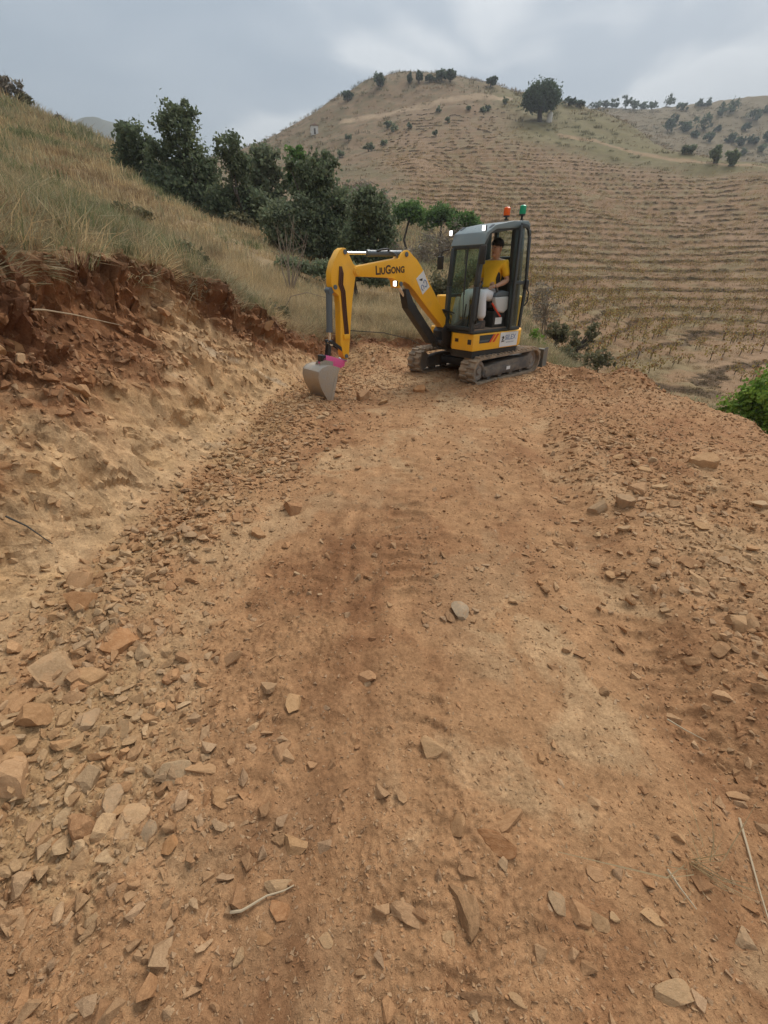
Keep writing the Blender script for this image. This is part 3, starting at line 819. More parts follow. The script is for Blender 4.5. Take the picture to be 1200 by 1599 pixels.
z_bank = BANK1 * sstep(0.3, 0.6, DB1) * (1 - sstep(8.0, 9.5, Y1)) * sstep(1.0, 2.0, Y1)
z_road = ROAD1 * (1 - sstep(2.5, 4.5, Y1)) * np.exp(-((X1) / 0.9) ** 2)
ZONES = [(z_left, 85, (0.045, 0.115), 'angular tan stone in the rubble along the foot of the left bank', 'rubble along the foot of the left bank', .55),
         (z_left2, 36, (0.05, 0.15), 'ochre stone in the rubble between pale bank and bucket', 'rubble between the pale bank and the bucket', .6),
         (z_berm, 52, (0.05, 0.16), 'tan slab in the stony berm on the right of the track', 'stones of the right berm', .5),
         (z_mach, 22, (0.06, 0.18), 'loose block in the dug soil around the excavator', 'blocks around the excavator', .7),
         (z_bank, 18, (0.08, 0.2), 'stone sticking out of the red cut bank', 'stones stuck in the cut bank', .6),
         (z_road, 24, (0.025, 0.055), 'small stone pressed into the foreground of the track', 'small stones pressed into the track', .5)]
used_labels = {}
made = []
for w, n, (s0, s1), lab, grp, th in ZONES:
    for k in zone_sample(w * cellA, n):
        s = s0 + (s1 - s0) * random.random() ** 1.8
        asp, tk = random.uniform(0.55, 0.95), random.uniform(0.5, 1.0)
        o = put_rock(P1f[k], NO1f[k], s, s * asp, s * th * tk, random.uniform(0, 6.28), random.choice(ROCKS), lab, grp,
                     sink=0.36 if w is not z_bank else 0.45, lean=random.uniform(-0.4, 0.4))
        x, y = _px[k], _py[k]
        hx, hy, hd = min(HANDLES, key=lambda q: (q[0] - x) ** 2 + ((q[1] - y) * 1.3) ** 2)
        dist = math.hypot(hx - x, hy - y)
        if dist < 120:
            size = 'small' if s < s0 + 0.12 * (s1 - s0) else ('larger' if s > s0 + 0.45 * (s1 - s0) else 'mid sized')
            where = ('left of' if x < hx else 'right of') if abs(x - hx) > abs(y - hy) else ('behind' if y < hy else 'in front of')
            how = 'flat' if tk * th < 0.38 else ('narrow' if asp < 0.68 else 'chunky')
            made.append((o, '%s %s stone %s %s the %s' % (size, how, 'close' if dist < 45 else 'some way', where, hd)))
cnt = {}
for o, l in made: cnt[l] = cnt.get(l, 0) + 1
for o, l in made:
    if cnt[l] == 1 and len(l.split()) <= 16: o['label'] = l

gravel_tint = 0.5
# gravel, chips and clods: too many to count
def gravel(name, idx, size, bases, mat, sink=0.3, seed=5, smooth=False):
    rg = np.random.default_rng(seed)
    V, T, Cc = [], [], []
    off = 0
    which = rg.integers(0, len(bases), len(idx))
    pal = np.array([[0.33, 0.20, 0.105], [0.385, 0.255, 0.145], [0.28, 0.15, 0.075], [0.41, 0.295, 0.18], [0.33, 0.24, 0.155], [0.36, 0.19, 0.09]])
    for b, (bv, bt) in enumerate(bases):
        ii = idx[which == b]; s = size[which == b]
        n = len(ii)
        if n == 0: continue
        pos = P1f[ii] + np.stack([rg.normal(0, 0.3, n), rg.normal(0, 0.3, n), np.zeros(n)], -1) * (RAD1.ravel()[ii] * 0.006)[:, None]
        nrm = NO1f[ii] + rg.normal(0, 0.28, (n, 3)); nrm /= np.linalg.norm(nrm, axis=1)[:, None]
        ref = rg.normal(size=(n, 3)); ta = np.cross(nrm, ref); ta /= np.linalg.norm(ta, axis=1)[:, None]; tb = np.cross(nrm, ta)
        sc = s[:, None] * np.stack([rg.uniform(0.75, 1.25, n), rg.uniform(0.5, 0.9, n), rg.uniform(0.45, 0.95, n)], -1) * 0.5
        L = bv[None] * sc[:, None, :]
        W = L[..., 0:1] * ta[:, None] + L[..., 1:2] * tb[:, None] + L[..., 2:3] * nrm[:, None] + (pos + nrm * (s * (0.22 - sink * 0.5))[:, None])[:, None]
        V.append(W.reshape(-1, 3))
        T.append((bt[None] + (np.arange(n) * len(bv))[:, None, None] + off).reshape(-1, 3))
        soil = C1.reshape(-1, 3)[ii]
        tint = pal[rg.integers(0, len(pal), n)] * rg.uniform(0.8, 1.15, (n, 1))
        cc = soil * (1.05 - gravel_tint) + tint * gravel_tint
        Cc.append(np.repeat(cc, len(bv), axis=0))
        off += n * len(bv)
    me = np_mesh(name, np.concatenate(V), None, np.concatenate(T), np.concatenate(Cc))
    return link(name, me, mat)
def base_arrays(seed, flat, npts, cut=False):
    m = cut_rock(seed, flat, 7, 2, 0.03) if cut else hull_rock(seed, flat, npts, 0.0, 0.0)
    v = np.empty(len(m.vertices) * 3, np.float32); m.vertices.foreach_get('co', v); v = v.reshape(-1, 3)
    t = np.array([p.vertices[:] for p in m.polygons]); bpy.data.meshes.remove(m)
    return v, t
BA_BIG = [base_arrays(300 + k, [0.4, 0.6, 0.85][k % 3], 10 + k % 3) for k in range(9)]
BA_CUT = [base_arrays(360 + k, [0.45, 0.6, 0.8][k % 3], 0, True) for k in range(9)]
BA_SMALL = [base_arrays(330 + k, [0.6, 0.9][k % 2], 7) for k in range(6)]
M_GRAVEL = mat_soil('stone_chips', 0.8, 0.6)
patch = 0.35 + 1.3 * sstep(-0.1, 0.5, fbm2(X1 * 1.1, Y1 * 1.1, 3, 111.))
dens = ROAD1 * (0.35 * patch + 2.6 * np.exp(-((DB1 + 0.25) / 0.45) ** 2) + 1.5 * np.exp(-((X1 - bermx(Y1) - 0.5) / 0.6) ** 2) * (1 - sstep(4.5, 6, Y1)) + 1.5 * sstep(5.5, 6.8, Y1) + 0.8 * sstep(1.9, 2.6, X1)) + 0.9 * BANK1 * (0.2 + 1.6 * np.exp(-(DB1 / 0.4) ** 2) + 0.6 * sstep(-0.1, 0.4, slab)) * (DB1 > 0)
dens = dens * (DE1 < 0.5)
rg = np.random.default_rng(77)
wb = dens * cellA * (1 / (0.6 + RAD1)) ** 0.35
ib = zone_sample(wb, 14500, rg, around); sb = 0.018 + 0.05 * rg.random(len(ib)) ** 2.6
tag(gravel('rubble', ib, sb, BA_BIG, M_GRAVEL, 0.3, 6), 'broken stone chips strewn over track and bank foot', 'rubble', kind='stuff')
wm = (z_left * 1.3 + z_left2 * 0.9 + z_berm * 0.35 + 0.2 * z_mach) * cellA
im = zone_sample(wm, 3400, rg, around); smd = 0.024 + 0.06 * rg.random(len(im)) ** 2.2
tag(gravel('stone_pile', im, smd, BA_CUT, M_GRAVEL, 0.15, 7), 'fist sized broken stone heaped along bank and berm', 'rubble', kind='stuff')
crumbz = BANK1 * sstep(0.35, 0.7, np.clip(Z1 / np.maximum(0.4, np.minimum(N1, 2.2)), 0, 1.2)) * (Y1 < 10)
wk = (crumbz * (0.45 + sstep(-0.2, 0.4, slab)) + 0.10 * BANK1 * (slab > 0.15) * (Y1 < 10)) * cellA * sstep(0.15, 0.4, DB1)
ik = zone_sample(wk, 5000, rg, around); sk = 0.018 + 0.085 * rg.random(len(ik)) ** 2.8
gravel_tint = 0.25
tag(gravel('bank_clods', ik, sk, BA_BIG, M_GRAVEL, 0.42, 9), 'clods and broken slabs sticking out of the cut face', 'clods', kind='stuff')
gravel_tint = 0.5
wsm = (ROAD1 * (0.5 + dens) + 0.25 * BANK1) * cellA * (1 / (0.25 + RAD1)) ** 1.5 * (DE1 < 0.4)
ism = zone_sample(wsm, 60000, rg, around); ssm = 0.005 + 0.015 * rg.random(len(ism)) ** 2.4
ssm = ssm * (0.7 + 0.22 * RAD1.ravel()[ism])
tag(gravel('gravel', ism, ssm, BA_SMALL, M_GRAVEL, 0.3, 8), 'fine gravel and clods on the bare reddish track', 'gravel', kind='stuff')
# ------------------------------------------------------------------ the mini excavator
M_YEL = mat_plain('yellow_paint', (0.86, 0.43, 0.018), 0.45, dirt=0.45, dirt_c=(0.60, 0.33, 0.08), scale=4)
M_GREY = mat_plain('dark_grey_paint', (0.030, 0.037, 0.040), 0.42, dirt=0.3, dirt_c=(0.09, 0.078, 0.066), scale=7)
M_ROOF = mat_plain('roof_grey_green', (0.17, 0.21, 0.215), 0.35, dirt=0.2, dirt_c=(0.24, 0.22, 0.19), scale=5)
M_BLACK = mat_plain('black_steel', (0.018, 0.018, 0.018), 0.5, dirt=0.35, dirt_c=(0.11, 0.08, 0.055), scale=6)
M_CYL = mat_plain('cylinder_grey', (0.095, 0.115, 0.13), 0.4, dirt=0.25, dirt_c=(0.16, 0.13, 0.10), scale=8)
M_CHROME = mat_plain('chrome_rod', (0.75, 0.75, 0.75), 0.18, 1.0)
M_RUBBER = mat_plain('muddy_track_rubber', (0.13, 0.105, 0.08), 0.9, dirt=1.1, dirt_c=(0.34, 0.25, 0.165), scale=7, bump=0.3)
M_FRAME = mat_plain('dusty_track_frame', (0.085, 0.080, 0.075), 0.75, dirt=0.7, dirt_c=(0.28, 0.22, 0.155), scale=5)
M_HUB = mat_plain('dusty_wheel', (0.22, 0.19, 0.16), 0.75, dirt=0.6, dirt_c=(0.30, 0.22, 0.15), scale=9)
M_BUCKET = mat_plain('worn_bucket_steel', (0.36, 0.33, 0.29), 0.6, 0.3, dirt=1.0, dirt_c=(0.42, 0.33, 0.23), scale=5, bump=0.5)
M_PINK = mat_plain('pink_paint', (0.75, 0.11, 0.30), 0.45, dirt=0.25, dirt_c=(0.4, 0.22, 0.15), scale=14)
M_WHITE = mat_plain('white_vinyl', (0.70, 0.71, 0.70), 0.5, dirt=0.15, dirt_c=(0.5, 0.42, 0.32), scale=8)
M_REDV = mat_plain('red_vinyl', (0.66, 0.06, 0.02), 0.45)
M_INK = mat_plain('dark_ink', (0.035, 0.03, 0.028), 0.6)
M_BROWNINK = mat_plain('brown_black_lettering', (0.06, 0.028, 0.012), 0.5)
M_BLUEINK = mat_plain('blue_grey_ink', (0.24, 0.29, 0.42), 0.6)
M_GREYINK = mat_plain('grey_ink', (0.42, 0.44, 0.46), 0.6)
M_HOSE = mat_plain('brown_hose', (0.085, 0.032, 0.014), 0.6)
M_SEAT = mat_plain('black_seat_vinyl', (0.02, 0.02, 0.022), 0.6)
M_CONS = mat_plain('light_grey_plastic', (0.52, 0.52, 0.50), 0.5, dirt=0.2, dirt_c=(0.4, 0.33, 0.25))
M_FLOOR = mat_plain('dusty_cab_floor', (0.20, 0.15, 0.11), 0.85, dirt=0.6)
def mat_glass(name, tint, refl=0.10):
    t = NT(name)
    tr = t.node('ShaderNodeBsdfTransparent'); tr.inputs[0].default_value = (*tint, 1)
    gl = t.node('ShaderNodeBsdfGlossy'); gl.inputs['Roughness'].default_value = 0.03
    lw = t.node('ShaderNodeLayerWeight'); lw.inputs[0].default_value = 0.5
    fr = t.node('ShaderNodeMath', operation='POWER'); t.l.new(lw.outputs['Facing'], fr.inputs[0]); fr.inputs[1].default_value = 4.0
    ad = t.node('ShaderNodeMath', operation='ADD'); t.l.new(fr.outputs[0], ad.inputs[0]); ad.inputs[1].default_value = refl - 0.04
    df = t.node('ShaderNodeBsdfDiffuse'); df.inputs[0].default_value = (0.42, 0.38, 0.33, 1)
    n = t.noise(4.0, 5.0, 0.6)
    du = t.ramp(n, [(0.35, (0.0, 0.0, 0.0)), (0.75, (0.09, 0.09, 0.09))])
    m1 = t.node('ShaderNodeMixShader'); t.l.new(ad.outputs[0], m1.inputs[0]); t.l.new(tr.outputs[0], m1.inputs[1]); t.l.new(gl.outputs[0], m1.inputs[2])
    m2 = t.node('ShaderNodeMixShader'); t.l.new(du, m2.inputs[0]); t.l.new(m1.outputs[0], m2.inputs[1]); t.l.new(df.outputs[0], m2.inputs[2])
    t.l.new(m2.outputs[0], t.out.inputs['Surface'])
    return t.m
M_GLASS = mat_glass('cab_glass', (0.80, 0.88, 0.84), 0.06)
def mat_lit(name, c, e):
    t = NT(name); m = t.set(c, 0.3); t.b.inputs['Emission Color'].default_value = (*c, 1); t.b.inputs['Emission Strength'].default_value = e
    return m
M_LAMP = mat_lit('lit_work_lamp', (1.0, 0.98, 0.92), 1.1)
M_ORANGE = mat_plain('orange_beacon', (0.85, 0.12, 0.015), 0.25)
M_GREENB = mat_plain('green_beacon', (0.01, 0.33, 0.17), 0.25)

class MB:
    """collects shapes in one bmesh; build() links it as one mesh object"""
    def __init__(self): self.bm = bmesh.new()
    def prism(self, prof, y0, y1, axis='y'):
        bm = self.bm
        def P(a, b, t): return (a, t, b) if axis == 'y' else ((a, b, t) if axis == 'z' else (t, a, b))
        A = [bm.verts.new(P(a, b, y0)) for a, b in prof]; B = [bm.verts.new(P(a, b, y1)) for a, b in prof]
        fs = [bm.faces.new(A), bm.faces.new(B[::-1])]
        n = len(prof)
        for i in range(n): fs.append(bm.faces.new((A[i], B[i], B[(i + 1) % n], A[(i + 1) % n])))
        bmesh.ops.recalc_face_normals(bm, faces=fs)
        return self
    def box(self, x0, x1, y0, y1, z0, z1): return self.prism([(x0, z0), (x1, z0), (x1, z1), (x0, z1)], y0, y1)
    def bar(self, p0, p1, w, d=None, up=(0, 1, 0)):
        d = d or w
        p0, p1 = Vector(p0), Vector(p1); ax = (p1 - p0).normalized()
        u = Vector(up); s = ax.cross(u)
        if s.length < 1e-4: s = ax.cross(Vector((1, 0, 0)))
        s.normalize(); t = s.cross(ax).normalized()
        bm = self.bm; r = []
        for p in (p0, p1): r.append([bm.verts.new(p + s * a * w / 2 + t * b * d / 2) for a, b in ((-1, -1), (1, -1), (1, 1), (-1, 1))])
        fs = [bm.faces.new(r[0][::-1]), bm.faces.new(r[1])]
        for i in range(4): fs.append(bm.faces.new((r[0][i], r[0][(i + 1) % 4], r[1][(i + 1) % 4], r[1][i])))
        bmesh.ops.recalc_face_normals(bm, faces=fs)
        return self
    def tube(self, pts, rad, seg=10, cap=True):
        pts = [Vector(p) for p in pts]; bm = self.bm; rings = []
        rad = rad if isinstance(rad, (list, tuple)) else [rad] * len(pts)
        prev = None
        for i, p in enumerate(pts):
            a = (pts[min(i + 1, len(pts) - 1)] - pts[max(i - 1, 0)])
            if a.length < 1e-9: a = pts[-1] - pts[0]
            a.normalize()
            s = a.cross(Vector((0.3, 1, 0.2)) if prev is None else prev.cross(a) if False else Vector((0.3, 1, 0.2)))
            if s.length < 1e-3: s = a.cross(Vector((1, 0, 0)))
            s.normalize(); t = a.cross(s)
            rings.append([bm.verts.new(p + (s * math.cos(2 * math.pi * k / seg) + t * math.sin(2 * math.pi * k / seg)) * rad[i]) for k in range(seg)])
        fs = []
        for r0, r1 in zip(rings[:-1], rings[1:]):
            for k in range(seg): fs.append(bm.faces.new((r0[k], r0[(k + 1) % seg], r1[(k + 1) % seg], r1[k])))
        if cap: fs += [bm.faces.new(rings[0][::-1]), bm.faces.new(rings[-1])]
        for f in fs: f.smooth = True
        bmesh.ops.recalc_face_normals(bm, faces=fs)
        return self
    def lathe(self, prof, center=(0, 0, 0), seg=20, axis='z'):
        bm = self.bm; c = Vector(center); rings = []
        for r, h in prof:
            ring = []
            for k in range(seg):
                a = 2 * math.pi * k / seg; u, v = r * math.cos(a), r * math.sin(a)
                ring.append(bm.verts.new(c + (Vector((u, v, h)) if axis == 'z' else Vector((u, h, v)))))
            rings.append(ring)
        fs = []
        for r0, r1 in zip(rings[:-1], rings[1:]):
            for k in range(seg): fs.append(bm.faces.new((r0[k], r0[(k + 1) % seg], r1[(k + 1) % seg], r1[k])))
        fs += [bm.faces.new(rings[0]), bm.faces.new(rings[-1])]
        for f in fs: f.smooth = True
        bmesh.ops.recalc_face_normals(bm, faces=fs)
        return self
    def build(self, name, mat, parent=None, bevel=0.0, seg=2, flat=True):
        bm = self.bm
        if bevel:
            ed = [e for e in bm.edges if len(e.link_faces) == 2 and e.calc_face_angle(0) > R(28)]
            bmesh.ops.bevel(bm, geom=ed, offset=bevel, segments=seg, profile=0.6, affect='EDGES', clamp_overlap=True)
        me = bpy.data.meshes.new(name)
        bm.to_mesh(me); bm.free()
        if bevel:
            me.polygons.foreach_set('use_smooth', np.ones(len(me.polygons), dtype=bool)); me.set_sharp_from_angle(angle=R(35))
        elif len(me.polygons) and any(p.use_smooth for p in me.polygons): me.set_sharp_from_angle(angle=R(40))
        return link(name, me, mat, parent)

def text_mesh(name, body, size, mat, parent, mtx, small_caps=False, bold=0.0, shear=0.0, space=1.0):
    cu = bpy.data.curves.new(name, 'FONT'); cu.body = body; cu.size = size; cu.extrude = 0.001; cu.offset = bold; cu.shear = shear; cu.space_character = space
    cu.align_x = 'CENTER'; cu.align_y = 'CENTER'; cu.resolution_u = 3
    if small_caps:
        cu.small_caps_scale = 0.76
        for i, ch in enumerate(body): cu.body_format[i].use_small_caps = ch.islower()
    tmp = bpy.data.objects.new(name, cu); COL.objects.link(tmp)
    dg = bpy.context.evaluated_depsgraph_get()
    me = bpy.data.meshes.new_from_object(tmp.evaluated_get(dg))
    bpy.data.objects.remove(tmp); bpy.data.curves.remove(cu)
    me.materials.clear()
    o = link(name, me, mat, parent)
    o.matrix_local = mtx
    return o
def side_matrix(x, y, z, rot=0.0):
    # on a face that looks to the machine's left (+y), read from there: text runs towards -x
    return Matrix.Translation((x, y, z)) @ Matrix(((-1, 0, 0, 0), (0, 0, 1, 0), (0, 1, 0, 0), (0, 0, 0, 1))) @ Matrix.Rotation(rot, 4, 'Z')

SWING = (1.717, 8.175)
SW_Z = float(ground_z(SWING[0], SWING[1])[0][2])
EXC_YAW = R(221.3)
exc = empty('excavator', (SWING[0], SWING[1], 0.0), EXC_YAW)
tag(exc, 'yellow mini excavator with grey cab digging at the end of the track', 'excavator')
HYAW = R(-3.5)                      # the upper body is turned a little on its tracks
def hloc(o):                        # place a part built in upper-body coordinates
    o.rotation_euler = (0, 0, HYAW); return o

# ---- tracks
def stadium(L, r, n=14, off=0.0):
    pts = []
    for k in range(n + 1):
        a = -math.pi / 2 + math.pi * k / n; pts.append((L / 2 - r + (r + off) * math.cos(a), r + (r + off) * math.sin(a)))
    for k in range(n + 1):
        a = math.pi / 2 + math.pi * k / n; pts.append((-L / 2 + r + (r + off) * math.cos(a), r + (r + off) * math.sin(a)))
    return pts
TL, TRD = 2.03, 0.215
for sgn in (1, -1):
    y0, y1 = (0.47, 0.77) if sgn > 0 else (-0.77, -0.47)
    m = MB(); bm = m.bm
    po, pi_ = stadium(TL, TRD, 14, 0.0), stadium(TL, TRD, 14, -0.035)
    V = [[bm.verts.new((x, y, z)) for x, z in p] for p, y in ((po, y0), (po, y1), (pi_, y1), (pi_, y0))]
    n = len(po)
    for i in range(n):
        j = (i + 1) % n
        for a in range(4): bm.faces.new((V[a][i], V[a][j], V[(a + 1) % 4][j], V[(a + 1) % 4][i]))
    bmesh.ops.recalc_face_normals(bm, faces=bm.faces[:])
    # tread lugs in two staggered rows
    per = 2 * (TL - 2 * TRD) + 2 * math.pi * TRD; nl = 44
    for k in range(nl):
        for row in (0, 1):
            s = (k + 0.5 * row) * per / nl
            st = TL - 2 * TRD
            if s < st: c, t = (-st / 2 + s, 0.0), (1, 0); nn = (0, -1)
            elif s < st + math.pi * TRD:
                a = -math.pi / 2 + (s - st) / TRD; c = (st / 2 + TRD * math.cos(a), TRD + TRD * math.sin(a)); nn = (math.cos(a), math.sin(a)); t = (-nn[1], nn[0])
            elif s < 2 * st + math.pi * TRD: c, t, nn = (st / 2 - (s - st - math.pi * TRD), 2 * TRD), (-1, 0), (0, 1)
            else:
                a = math.pi / 2 + (s - 2 * st - math.pi * TRD) / TRD; c = (-st / 2 + TRD * math.cos(a), TRD + TRD * math.sin(a)); nn = (math.cos(a), math.sin(a)); t = (-nn[1], nn[0])
            ya, yb = (y0 + 0.005, y0 + 0.165) if row == 0 else (y0 + 0.135, y1 - 0.005)
            w, h = 0.024, 0.024
            q = []
            for yy in (ya, yb):
                q.append([bm.verts.new((c[0] + t[0] * w * u + nn[0] * v, yy, c[1] + t[1] * w * u + nn[1] * v)) for u, v in ((-1, -0.003), (1, -0.003), (0.7, h), (-0.7, h))])
            fs = [bm.faces.new(q[0]), bm.faces.new(q[1][::-1])] + [bm.faces.new((q[0][i], q[0][(i + 1) % 4], q[1][(i + 1) % 4], q[1][i])) for i in range(4)]
            bmesh.ops.recalc_face_normals(bm, faces=fs)
    tr = m.build('track', M_RUBBER, exc)
    tr.location.z = 0.0
    yo = y1 - 0.035 if sgn > 0 else y0 + 0.035
    s_ = 1 if sgn > 0 else -1
    MB().prism([(-0.72, 0.10), (0.66, 0.09), (0.72, 0.13), (0.70, 0.26), (0.30, 0.305), (-0.60, 0.315), (-0.74, 0.27)], *sorted((yo, yo - s_ * 0.2))).build('side_frame', M_FRAME, tr, 0.012)
    MB().prism([(-0.35, 0.13), (0.66, 0.115), (0.66, 0.215), (-0.35, 0.235)], *sorted((yo + s_ * 0.012, yo - s_ * 0.02))).build('frame_plate', M_FRAME, tr, 0.006)
    for nm, x, r in (('idler_wheel', TL / 2 - TRD, 0.15), ('sprocket', -TL / 2 + TRD, 0.16)):
        yc = yo - s_ * 0.10
        w = MB().lathe([(r, -0.07), (r + 0.015, -0.05), (r + 0.015, 0.05), (r, 0.07), (r * 0.72, 0.075), (r * 0.62, 0.055), (0.06, 0.06), (0.05, 0.085)] if s_ > 0 else [(0.05, -0.085), (0.06, -0.06), (r * 0.62, -0.055), (r * 0.72, -0.075), (r, -0.07), (r + 0.015, -0.05), (r + 0.015, 0.05), (r, 0.07)], (x, yc, TRD), 24, 'y').build(nm, M_HUB, tr)
    for x in (-0.5, -0.17, 0.16, 0.49):
        MB().lathe([(0.05, -0.06), (0.06, -0.04), (0.06, 0.04), (0.05, 0.06)], (x, yo - s_ * 0.09, 0.085), 14, 'y').build('roller', M_FRAME, tr)
    if sgn > 0: MB().box(-0.06, 0.05, yo + 0.0135, yo + 0.017, 0.15, 0.205).build('sticker', M_WHITE, tr)
m = MB(); m.box(-0.42, 0.42, -0.46, 0.46, 0.16, 0.34); m.lathe([(0.36, 0.34), (0.36, 0.45), (0.30, 0.52)], (0, 0, 0), 28); m.box(0.40, 0.50, -0.38, 0.38, 0.18, 0.30)
m.build('chassis', M_BLACK, exc, 0.012)
# ---- dozer blade behind
bl = MB().prism([(-1.22, 0.06), (-1.17, 0.04), (-1.205, 0.16), (-1.20, 0.30), (-1.16, 0.37), (-1.19, 0.385), (-1.245, 0.30), (-1.25, 0.16)], -0.76, 0.76).build('dozer_blade', mat_plain('blade_grey', (0.13, 0.145, 0.135), 0.6, dirt=0.6), exc, 0.004)
for s_ in (-0.3, 0.3): MB().bar((-1.18, s_, 0.2), (-0.35, s_, 0.24), 0.09, 0.07).build('blade_arm', M_BLACK, bl, 0.008)
for s_ in (-0.765, 0.752): MB().prism([(-1.30, 0.06), (-1.15, 0.06), (-1.13, 0.34), (-1.18, 0.41), (-1.28, 0.40)], s_, s_ + 0.013).build('blade_end_plate', bl.data.materials[0], bl)
MB().box(-1.1575, -1.155, 0.55, 0.68, 0.17, 0.27).build('sticker', M_WHITE, bl)
# ---- upper body
plan = [(0.94, 0.735), (-0.22, 0.76)]
for k in range(11):
    a = R(112 + (248 - 112) * k / 10); plan.append((0.10 + 0.86 * math.cos(a), 0.83 * math.sin(a) * 0.97))
plan += [(0.45, -0.74), (0.60, -0.60), (0.62, -0.10), (0.97, 0.30)]
body = hloc(MB().prism(plan, 0.535, 0.785, 'z').build('upper_body', M_YEL, exc, 0.03, 3))
plan2 = [(x * 0.96 + 0.01, y * 0.96) for x, y in plan]
MB().prism(plan2, 0.42, 0.55, 'z').build('turntable_deck', M_BLACK, body)
hood = [(-0.23, 0.66), (-0.33, 0.655)]
for k in range(9):
    a = R(126 + (242 - 126) * k / 8); hood.append((0.08 + 0.78 * math.cos(a), 0.78 * math.sin(a) * 0.94))
hood += [(0.42, -0.70), (0.50, -0.55), (0.50, 0.02), (-0.20, 0.04)]
MB().prism(hood, 0.79, 1.30, 'z').build('engine_hood', M_YEL, body, 0.04, 3)
YS = 0.7635
def on_side(prof, name, mat, t=0.003, lift=0.0):
    # the left face runs from (0.94,.735) to (-.22,.76): follow it
    b = MB(); bm = b.bm
    def yy(x): return 0.735 + (0.94 - x) * (0.025 / 1.16) + lift
    A = [bm.verts.new((x, yy(x) + 0.001, z)) for x, z in prof]; B = [bm.verts.new((x, yy(x) + 0.001 + t, z)) for x, z in prof]
    fs = [bm.faces.new(A), bm.faces.new(B[::-1])] + [bm.faces.new((A[i], B[i], B[(i + 1) % len(A)], A[(i + 1) % len(A)])) for i in range(len(A))]
    bmesh.ops.recalc_face_normals(bm, faces=fs)
    return b.build(name, mat, body)
on_side([(0.80, 0.645), (0.54, 0.645), (0.44, 0.765), (0.80, 0.765)], 'dark_decal', M_GREY)
on_side([(0.80, 0.665), (0.60, 0.665), (0.56, 0.69), (0.80, 0.69)], 'grey_decal', M_CYL, 0.003, 0.003)
for dx in (0.0, 0.085): on_side([(0.565 - dx, 0.645), (0.52 - dx, 0.645), (0.42 - dx, 0.765), (0.465 - dx, 0.765)], 'red_stripe', M_REDV, 0.003, 0.004)
sg = on_side([(0.295, 0.55), (-0.165, 0.55), (-0.165, 0.775), (0.295, 0.775)], 'company_sign', M_WHITE, 0.004, 0.002)
sg['label'] = 'white company sign reading SILEX'
yv = 0.764
text_mesh('lettering', 'SILEX', 0.112, M_BLUEINK, sg, side_matrix(0.03, yv, 0.690), bold=0.002, space=1.06)
text_mesh('lettering', 'EXCAVACIONS', 0.030, M_GREYINK, sg, side_matrix(0.03, yv, 0.618))
b = MB()
for q in ([(0.262, 0.705), (0.215, 0.722), (0.200, 0.690), (0.225, 0.660), (0.250, 0.655), (0.232, 0.688)], [(0.268, 0.632), (0.195, 0.632), (0.180, 0.648), (0.250, 0.650)]): b.prism(q, yv - 0.001, yv + 0.0015)
b.build('emblem', M_INK, sg)
# front face decals of the body
for (y, z, w, h, mt) in ((0.66, 0.67, 0.07, 0.075, M_INK), (0.40, 0.68, 0.07, 0.05, M_BROWNINK)):
    o = MB().box(-w / 2, w / 2, -0.0015, 0.0015, -h / 2, h / 2).build('decal', mt, body)
    dx, dy = 0.97 - 0.94, 0.30 - 0.735
    t = (0.735 - y) / 0.435
    o.location = (0.94 + 0.03 * t + 0.003, y, z); o.rotation_euler = (0, 0, math.atan2(dy, dx))

# ---- cab
YL, YR = 0.715, 0.09
cab = hloc(MB().prism([(0.95, 0.79), (-0.22, 0.79), (-0.22, 0.835), (0.95, 0.835)], YR, YL).build('cab', M_GREY, exc, 0.012))
def part(mb, name, mat, parent=None, bevel=0.0, seg=2):
    return mb.build(name, mat, parent or cab, bevel, seg)
MB_ = MB
PL = [(0.955, 0.80), (0.935, 1.45), (0.885, 1.96), (0.80, 2.13), (0.68, 2.215)]
for y in (YL - 0.03, YR + 0.03):
    m = MB()
    for a, b in zip(PL[:-1], PL[1:]): m.bar((a[0], y, a[1]), (b[0], y, b[1]), 0.075, 0.06)
    part(m, 'front_pillar', M_GREY, None, 0.01)
PB = [(0.03, 0.80), (0.09, 1.5), (0.15, 2.28)]
for y in (YL - 0.035, YR + 0.035):
    m = MB()
    for a, b in zip(PB[:-1], PB[1:]): m.bar((a[0], y, a[1]), (b[0], y, b[1]), 0.13, 0.07)
    part(m, 'rear_pillar', M_GREY, None, 0.012)
PC = [(-0.20, 0.80), (-0.14, 1.6), (-0.05, 2.26)]
for y in (YL - 0.08, YR + 0.05):
    m = MB()
    for a, b in zip(PC[:-1], PC[1:]): m.bar((a[0], y, a[1]), (b[0], y, b[1]), 0.06, 0.06)
    part(m, 'back_pillar', M_GREY, None, 0.01)
roof = part(MB().prism([(-0.10, 2.245), (0.66, 2.185), (0.80, 2.125), (0.905, 1.985), (0.925, 1.99), (0.86, 2.145), (0.70, 2.235), (0.30, 2.305), (-0.06, 2.325), (-0.13, 2.275)], YR - 0.015, YL + 0.015), 'roof', M_ROOF, None, 0.022, 3)
part(MB().bar((0.893, YR + 0.03, 1.965), (0.893, YL - 0.03, 1.965), 0.05, 0.05), 'windscreen_header', M_GREY, None, 0.008)
part(MB().bar((0.955, YR, 0.865), (0.955, YL, 0.865), 0.05, 0.07), 'windscreen_sill', M_GREY, None, 0.008)
part(MB().bar((0.74, YL - 0.03, 2.165), (0.10, YL - 0.03, 2.255), 0.07, 0.06), 'door_header', M_GREY, None, 0.01)
part(MB().bar((0.05, YR + 0.035, 1.32), (0.90, YR + 0.035, 1.32), 0.05, 0.05), 'side_rail', M_GREY, None, 0.008)
def pane(prof, y0, y1, nm): return part(MB().prism(prof, y0, y1), nm, M_GLASS)
